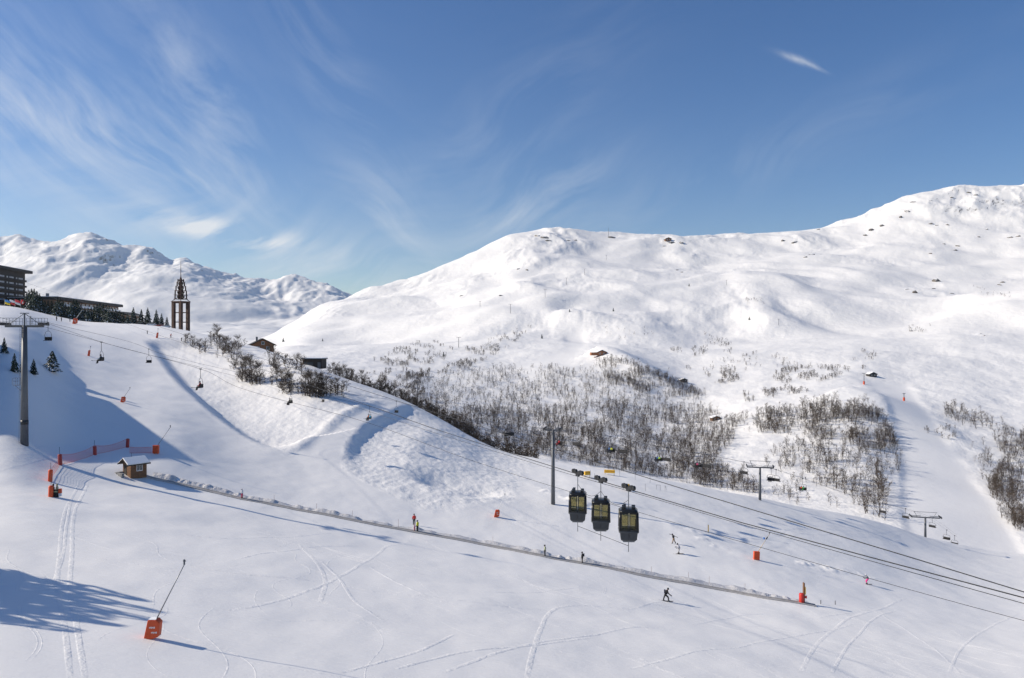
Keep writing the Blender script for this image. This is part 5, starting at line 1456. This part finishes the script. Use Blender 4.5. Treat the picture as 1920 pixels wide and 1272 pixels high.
# brushwood filling the band behind the crest and the foot of the thicket
for _ in range(760):
    u = RT.uniform(616, 1010)
    j = int(np.argmin(abs(near.U - u))); vv = CV - F * near.Z[j] / near.Y[j]
    s_ = np.argmin(np.where(near.Y[j] < 290, vv, 9e9)); y = near.Y[j][s_] + RT.uniform(2, 30); x = (u - CU) / F * y
    add_np(SHRUB_NP, Vector((x, y, gz(x, y))), RT.uniform(1.8, 4.4), 1.0)
for u, v, hp in bank_trees * 5:
    p = near.hit(u + RT.uniform(-13, 13), v + RT.uniform(-10, 4))
    if p is not None: p.z = gz(p.x, p.y); add_np(SHRUB_NP, p, RT.uniform(1.2, 3.6), 1.0)
me = mesh_np('bare_woodland', np.concatenate(VV), np.concatenate(FF), False)
me.materials.append(M['twig'])
o = bpy.data.objects.new('bare_woodland', me); COL.objects.link(o); o['kind'] = 'stuff'; o['label'] = 'leafless woodland and scrub across the valley'

# firs
def fir(seed, tiers=12, fronds=9):
    R = random.Random(seed); m = MB()
    for k in range(tiers):
        z = .10 + .86 * k / (tiers - 1); w = .26 * (1 - (z - .06) / .97) ** .85 + .015
        nf = max(4, int(fronds * (1 - .5 * k / tiers)))
        for q in range(nf):
            t = 6.283 * (q + R.random() * .7) / nf; L = w * R.uniform(.75, 1.2)
            d = Vector((math.cos(t), math.sin(t), 0)); n_ = Vector((-d.y, d.x, 0))
            a = Vector((0, 0, z + .03)); b = d * L * .55 + Vector((0, 0, z + .005)); c = d * L + Vector((0, 0, z - .05 - L * .15))
            ww = L * .42
            m.add([a, b - n_ * ww * .6 + Vector((0, 0, -.02)), b + Vector((0, 0, .015)), b + n_ * ww * .6 + Vector((0, 0, -.02)), c, c - n_ * ww * .45 - d * L * .15 + Vector((0, 0, -.015)), c + n_ * ww * .45 - d * L * .15 + Vector((0, 0, -.015))],
                  [(0, 1, 2), (0, 2, 3), (1, 5, 2), (2, 5, 4), (2, 4, 6), (2, 6, 3)])
    tr = MB().tube((0, 0, -.03), (0, 0, .97), .022, .004, 6)
    return m.mesh('crown', M['fir']), tr.mesh('trunk', M['bark'])
FIRS = [fir(60 + k) for k in range(5)]
def put_fir(p, h, label, group=None, wide=1.0):
    r = thing('fir_tree', label, 'tree', p, RT.uniform(0, 6.28), group)
    r.scale = (h * wide, h * wide, h)
    cm, tm = RT.choice(FIRS)
    for nm, me in (('trunk', tm), ('crown', cm)):
        o = bpy.data.objects.new(nm, me); COL.objects.link(o); o.parent = r
    return r
row = [(50, 34), (54, 40), (59, 44), (64, 45), (69, 42), (74, 38), (79, 30), (84, 27), (90, 28), (97, 30), (104, 30), (108, 36), (113, 38), (118, 34), (123, 30), (128, 28), (133, 34), (138, 41), (143, 42), (148, 38), (153, 30), (159, 28), (165, 28), (171, 30), (177, 34), (182, 38), (187, 40), (193, 38), (199, 36), (205, 34), (211, 30), (217, 28), (224, 26), (231, 24), (239, 22)]
for u, hp in row:
    Yf = 346 + RT.uniform(-4, 12); x = (u - CU) / F * Yf
    put_fir(Vector((x, Yf, gz(x, Yf) - .1)), hp * Yf / F * .95, 'dark snow dusted fir in the dense row before the balcony building', 'fir row before the apartments', 1.1)
for u, hp, lab in ((250, 33, 'pointed fir at the right end of the dense fir row'), (265, 31, 'pointed fir, second of the spaced ones toward the bell tower'), (277, 35, 'tallest pointed fir between the dense row and the bell tower'), (293, 33, 'pointed fir left of the two small firs by the bell tower'), (303, 27, 'small fir second closest to the bell tower'), (313, 22, 'smallest fir right beside the bell tower')):
    Yf = 352; x = (u - CU) / F * Yf
    put_fir(Vector((x, Yf, gz(x, Yf) - .1)), hp * Yf / F, lab, 'spaced firs by the bell tower', 1.0)
for u, v, hp, w, lab in ((8, 662, 30, 1.0, 'fir in the shade behind the chalet eave'), (27, 697, 36, 1.0, 'slim fir in the shade left of the tall pylon'), (43, 700, 32, 1.0, 'fir in the shade just behind the tall pylon'), (63, 702, 30, 1.1, 'fir in the shade right of the tall pylon'), (98, 697, 40, 1.75, 'bushy snow dusted fir on the edge of the shaded bank')):
    p = near.hit(u, v); p.z = gz(p.x, p.y) - .1
    put_fir(p, hp * p.y / F, lab, None, w)
for u, v, hp, lab in ((1068, 585, 6, 'lone small fir on the wide snow flank below the crest'), (1150, 584, 7, 'lone small fir right of another on the wide snow flank'), (832, 668, 9, 'lone fir at the top of the left scrub'), (605, 640, 6, 'lone fir on the smooth left flank'), (531, 641, 8, 'small fir low on the left skyline'), (1016, 635, 9, 'small fir beside the marked run'), (1292, 537, 6, 'lone small fir below the shaded hollow'), (1405, 600, 7, 'lone small fir on the shoulder')):
    p = ground(u, v)
    put_fir(p - Vector((0, 0, .3)), hp * p.y / F, lab, None, 1.1)
# firs left of the frame whose shadows reach into it
for x, y, h in ((-57, 54, 15.0), (-60, 56.5, 17.5), (-59, 59, 17.5), (-62, 61.5, 18.5), (-60, 63.5, 16.5), (-65, 58, 19.5)):
    put_fir(Vector((x, y, gz(x, y) - .1)), h, 'tall fir in the clump beside the open snow field', 'firs left of the snow field', 1.2)
# the chalet at the left edge and the house behind it: only an eave shows, their shade lies on the snow
def chalet(name, label, cx, cy, L, W_, z0, zeave, zridge, rz=0.0):
    r = thing(name, label, 'house', (cx, cy, z0), rz)
    a, b = zeave - z0, zridge - z0
    MB().prism([(-W_ / 2, -3), (W_ / 2, -3), (W_ / 2, a), (0, b - .2), (-W_ / 2, a)], -L / 2, L / 2).build('wall', M['wood'], r)
    sl = math.atan2(b - a, W_ / 2)
    for s in (-1, 1):
        rf = MB().box((s * (W_ / 4 + .35), 0, (a + b) / 2 + .0), (W_ / 2 / math.cos(sl) + 1.4, L + 2.4, .3), Matrix.Rotation(s * sl, 3, 'Y')).build('roof', M['wood'], r)
        MB().box((s * (W_ / 4 + .3), 0, (a + b) / 2 + .38), (W_ / 2 / math.cos(sl) + 1.2, L + 2.2, .45), Matrix.Rotation(s * sl, 3, 'Y')).build('roof_snow', M['snowcap'], rf, bevel=.12)
    for k in range(int(L // 4)):
        f = MB().box((W_ / 2 + .04, -L / 2 + 2.5 + k * 4, a - 1.6), (.1, 1.6, 1.4)).build('window', M['white'], r)
        MB().box((W_ / 2 + .1, -L / 2 + 2.5 + k * 4, a - 1.6), (.06, 1.3, 1.15)).build('pane', M['glass'], f)
    return r
chalet('chalet', 'brown chalet eave with snow laden roof left of the tall pylon', -114, 152, 10, 18, gz(-100, 152) - 3, gz(-100, 152) + .5, gz(-100, 152) + 3.5)
H_ = chalet('timber_house', 'large timber house left of the tall pylon, shading the bank', -119.5, 140.5, 21, 44, -6, 1.6, 9.5, math.pi / 2)

# rocks that break through the snow
def rock(seed, n=1):
    R = random.Random(seed); bm = bmesh.new(); bmesh.ops.create_icosphere(bm, subdivisions=2, radius=1.0)
    for v in bm.verts:
        d = v.co.normalized(); k = 1 + .35 * float(perlin(np.array([d.x * 1.7 + seed]), np.array([d.y * 1.7 + d.z * 2.1]))[0]) + R.uniform(-.14, .14)
        v.co = Vector((d.x * k, d.y * k * .8, d.z * k * .75))
    me = bpy.data.meshes.new('rock'); bm.to_mesh(me); bm.free(); me.materials.append(M['rockm']); return me
M['rockm'] = lin_mat_tree('weathered_rock', (.14, .125, .11), .4, snow=.30, scale=.25)
ROCKS = [rock(k) for k in range(6)]
def put_rock(u, v, wpx, hpx, label, group):
    p = ground(u, v); w = wpx * p.y / F / 2; h = hpx * p.y / F
    r = bpy.data.objects.new('rock_outcrop', RT.choice(ROCKS)); COL.objects.link(r)
    r.location = p - Vector((0, -w * .3, h * .1)); r.scale = (w, w * .8, h * .72); r.rotation_euler = (RT.uniform(-.2, .2), RT.uniform(-.3, .3), RT.uniform(0, 6.28))
    tag(r, label, 'rock', group)
put_rock(1757, 528, 22, 11, 'large dark rock outcrop below the big summit', None)
put_rock(1716, 550, 11, 13, 'dark triangular rock left below the large outcrop', None)
put_rock(1752, 542, 9, 4, 'small rock just under the large dark outcrop', None)
for u, v, w, h in ((1008, 443, 16, 6), (1020, 446, 18, 8), (1028, 452, 14, 6), (1067, 452, 14, 4), (1078, 451, 10, 4)):
    put_rock(u, v, w, h, 'rock patch breaking the snow on the domed summit', 'rocks of the domed summit')
for u, v, w, h in ((1262, 455, 16, 6), (1278, 456, 14, 5), (1150, 446, 22, 5), (1246, 462, 8, 4)):
    put_rock(u, v, w, h, 'rock patch along the middle crest', 'rocks of the middle crest')
for u, v, w, h in ((1702, 397, 14, 6), (1715, 379, 16, 4), (1690, 408, 10, 6), (1655, 424, 12, 6), (1636, 432, 14, 6), (1622, 442, 10, 5), (1785, 371, 10, 4), (1818, 362, 10, 4), (1830, 366, 12, 5), (1745, 377, 8, 3), (1745, 420, 14, 5), (1757, 423, 8, 3), (1777, 422, 8, 5), (1850, 430, 9, 4), (1835, 445, 8, 4), (1796, 462, 10, 5), (1790, 470, 12, 6), (1770, 458, 8, 4), (1895, 446, 12, 6), (1910, 444, 10, 6), (1745, 476, 8, 4), (1535, 431, 10, 4), (1522, 478, 16, 5), (1510, 483, 10, 4), (1470, 452, 12, 5), (1490, 455, 14, 5)):
    put_rock(u, v, w, h, 'small rock breaking the snow on the big right hand mountain', 'rocks of the right hand mountain')
for u, v, w, h in ((1700, 543, 12, 3), (1785, 551, 10, 4), (1710, 621, 10, 3), (1835, 627, 14, 3), (1845, 630, 10, 3), (1880, 530, 14, 5), (1875, 535, 10, 5), (940, 555, 12, 4), (866, 555, 10, 3), (1270, 507, 7, 4), (1278, 511, 6, 3), (972, 505, 8, 4), (988, 507, 7, 5)):
    put_rock(u, v, w, h, 'small rock breaking the snow halfway up the mountain side', 'rocks on the mountain side')
# ------------------------------------------------------------------ ski tracks pressed into the near snow
def track(px, width=.42, lip=.05, n=70):
    w = [near.hit(u, v) for u, v in px]
    w = [p for p in w if p is not None]
    k = np.arange(len(w)); tt = np.linspace(0, len(w) - 1, n)
    xs, ys = pchip(k, [p.x for p in w], tt), pchip(k, [p.y for p in w], tt)
    V_ = []
    prof = [(-1.0, -.012), (-.62, lip), (-.3, .010), (0, .016), (.3, .010), (.62, lip), (1.0, -.012)]
    for i in range(n):
        d = Vector((xs[min(i + 1, n - 1)] - xs[max(i - 1, 0)], ys[min(i + 1, n - 1)] - ys[max(i - 1, 0)], 0)).normalized(); q = Vector((-d.y, d.x, 0))
        e = min(1, i / 6, (n - 1 - i) / 6)
        for o_, z in prof:
            x, y = xs[i] + q.x * o_ * width, ys[i] + q.y * o_ * width
            V_.append((x, y, gz(x, y) + (z if z < 0 else z * e + .004)))
    me = mesh_np('ski_track', np.array(V_), grid_quads(n, 7)); me.materials.append(M['snow_near'])
    o = bpy.data.objects.new('ski_track', me); COL.objects.link(o); o['kind'] = 'structure'; o['label'] = 'ski track pressed into the snow'
for px, w in (([(985, 1290), (997, 1230), (1012, 1185), (1030, 1150), (1055, 1138), (1110, 1136), (1180, 1142), (1225, 1130), (1246, 1128)], .5),
              ([(560, 1020), (585, 1045), (606, 1075), (610, 1095), (600, 1130)], .5), ([(600, 1050), (640, 1090), (668, 1130), (720, 1165)], .4),
              ([(430, 1145), (500, 1132), (600, 1100), (650, 1075), (700, 1045), (720, 1028), (760, 1020)], .5), ([(440, 1050), (520, 1035), (600, 1025), (680, 1024)], .35),
              ([(690, 1060), (740, 1090), (800, 1118)], .4), ([(100, 1100), (118, 1040), (125, 985), (135, 930)], .35), ([(132, 1272), (122, 1180), (108, 1100), (112, 1040), (122, 960), (150, 900)], .4), ([(160, 1272), (145, 1180), (132, 1100), (135, 1040), (140, 960), (165, 905)], .4),
              ([(830, 1262), (930, 1225), (1010, 1205), (1120, 1190), (1190, 1176), (1260, 1180)], .4), ([(740, 1255), (860, 1225), (1000, 1210), (1110, 1196)], .35), ([(1180, 1255), (1290, 1225), (1380, 1215), (1480, 1195), (1600, 1170)], .4),
              ([(1290, 1172), (1350, 1162), (1420, 1152), (1500, 1160), (1600, 1150)], .35), ([(1500, 1262), (1540, 1200), (1590, 1160), (1640, 1145), (1700, 1120)], .5), ([(1560, 1262), (1600, 1200), (1640, 1160), (1680, 1145)], .4), ([(1780, 1262), (1800, 1220), (1850, 1180), (1910, 1150)], .4),
              ([(1620, 1135), (1690, 1175), (1750, 1215), (1800, 1262)], .4), ([(900, 1110), (980, 1112), (1060, 1105), (1090, 1100)], .3), ([(330, 1000), (420, 1010), (520, 1008), (620, 1000)], .3), ([(640, 1262), (720, 1240), (800, 1215), (850, 1190)], .35)):
    track(px, w * .6, .014)
# many faint edge marks of skiers who swung down the field
RK = random.Random(21); VT, FT, ot = [], [], 0
for _ in range(150):
    x, y = RK.uniform(-48, 62), RK.uniform(50, 125)
    if x < -.66 * y or x > .68 * y: continue
    a = RK.uniform(-1.5, .3); P = []; sw = RK.uniform(.15, .6); ph = RK.uniform(0, 6); n = RK.randint(16, 46); w = RK.uniform(.05, .11); lip = RK.uniform(.005, .014); twin = RK.random() < .5
    for i in range(n):
        P.append((x, y)); aa = a + sw * math.sin(i * .22 + ph); x += math.cos(aa) * .55; y += math.sin(aa) * .55
    for off_ in ((-.12, .12) if twin else (0,)):
        b0 = ot
        for i, (x_, y_) in enumerate(P):
            dx, dy = P[min(i + 1, n - 1)][0] - P[max(i - 1, 0)][0], P[min(i + 1, n - 1)][1] - P[max(i - 1, 0)][1]; l = math.hypot(dx, dy) + 1e-9
            e = min(1, i / 5, (n - 1 - i) / 5)
            for o_, z in ((-1, -.01), (-.4, lip * e), (.1, .003), (.5, lip * .4 * e), (1, -.01)):
                qx, qy = x_ - dy / l * (o_ * w + off_), y_ + dx / l * (o_ * w + off_)
                VT.append((qx, qy, gz(qx, qy) + z + .002)); ot += 1
        FT.append(grid_quads(n, 5) + b0)
me = mesh_np('ski_marks', np.array(VT), np.concatenate(FT)); me.materials.append(M['snow_near'])
o = bpy.data.objects.new('ski_marks', me); COL.objects.link(o); o['kind'] = 'stuff'; o['label'] = 'faint ski edge marks on the open snow'
# ------------------------------------------------------------------ haze: thin mountain air over the whole valley
hz = MB().box((0, 3600, 450), (16000, 9400, 1400)).build('haze', [], None)
hz['kind'] = 'stuff'; hz['label'] = 'thin blue mountain air'
hm = bpy.data.materials.new('mountain_air'); hm.use_nodes = True
t = hm.node_tree; t.nodes.clear()
pv = N(t, 'ShaderNodeVolumePrincipled', i_Density=.000038, i_Anisotropy=.2)
pv.inputs['Color'].default_value = (.72, .86, 1.0, 1)
ou = N(t, 'ShaderNodeOutputMaterial'); t.links.new(pv.outputs[0], ou.inputs['Volume'])
hz.data.materials.append(hm)
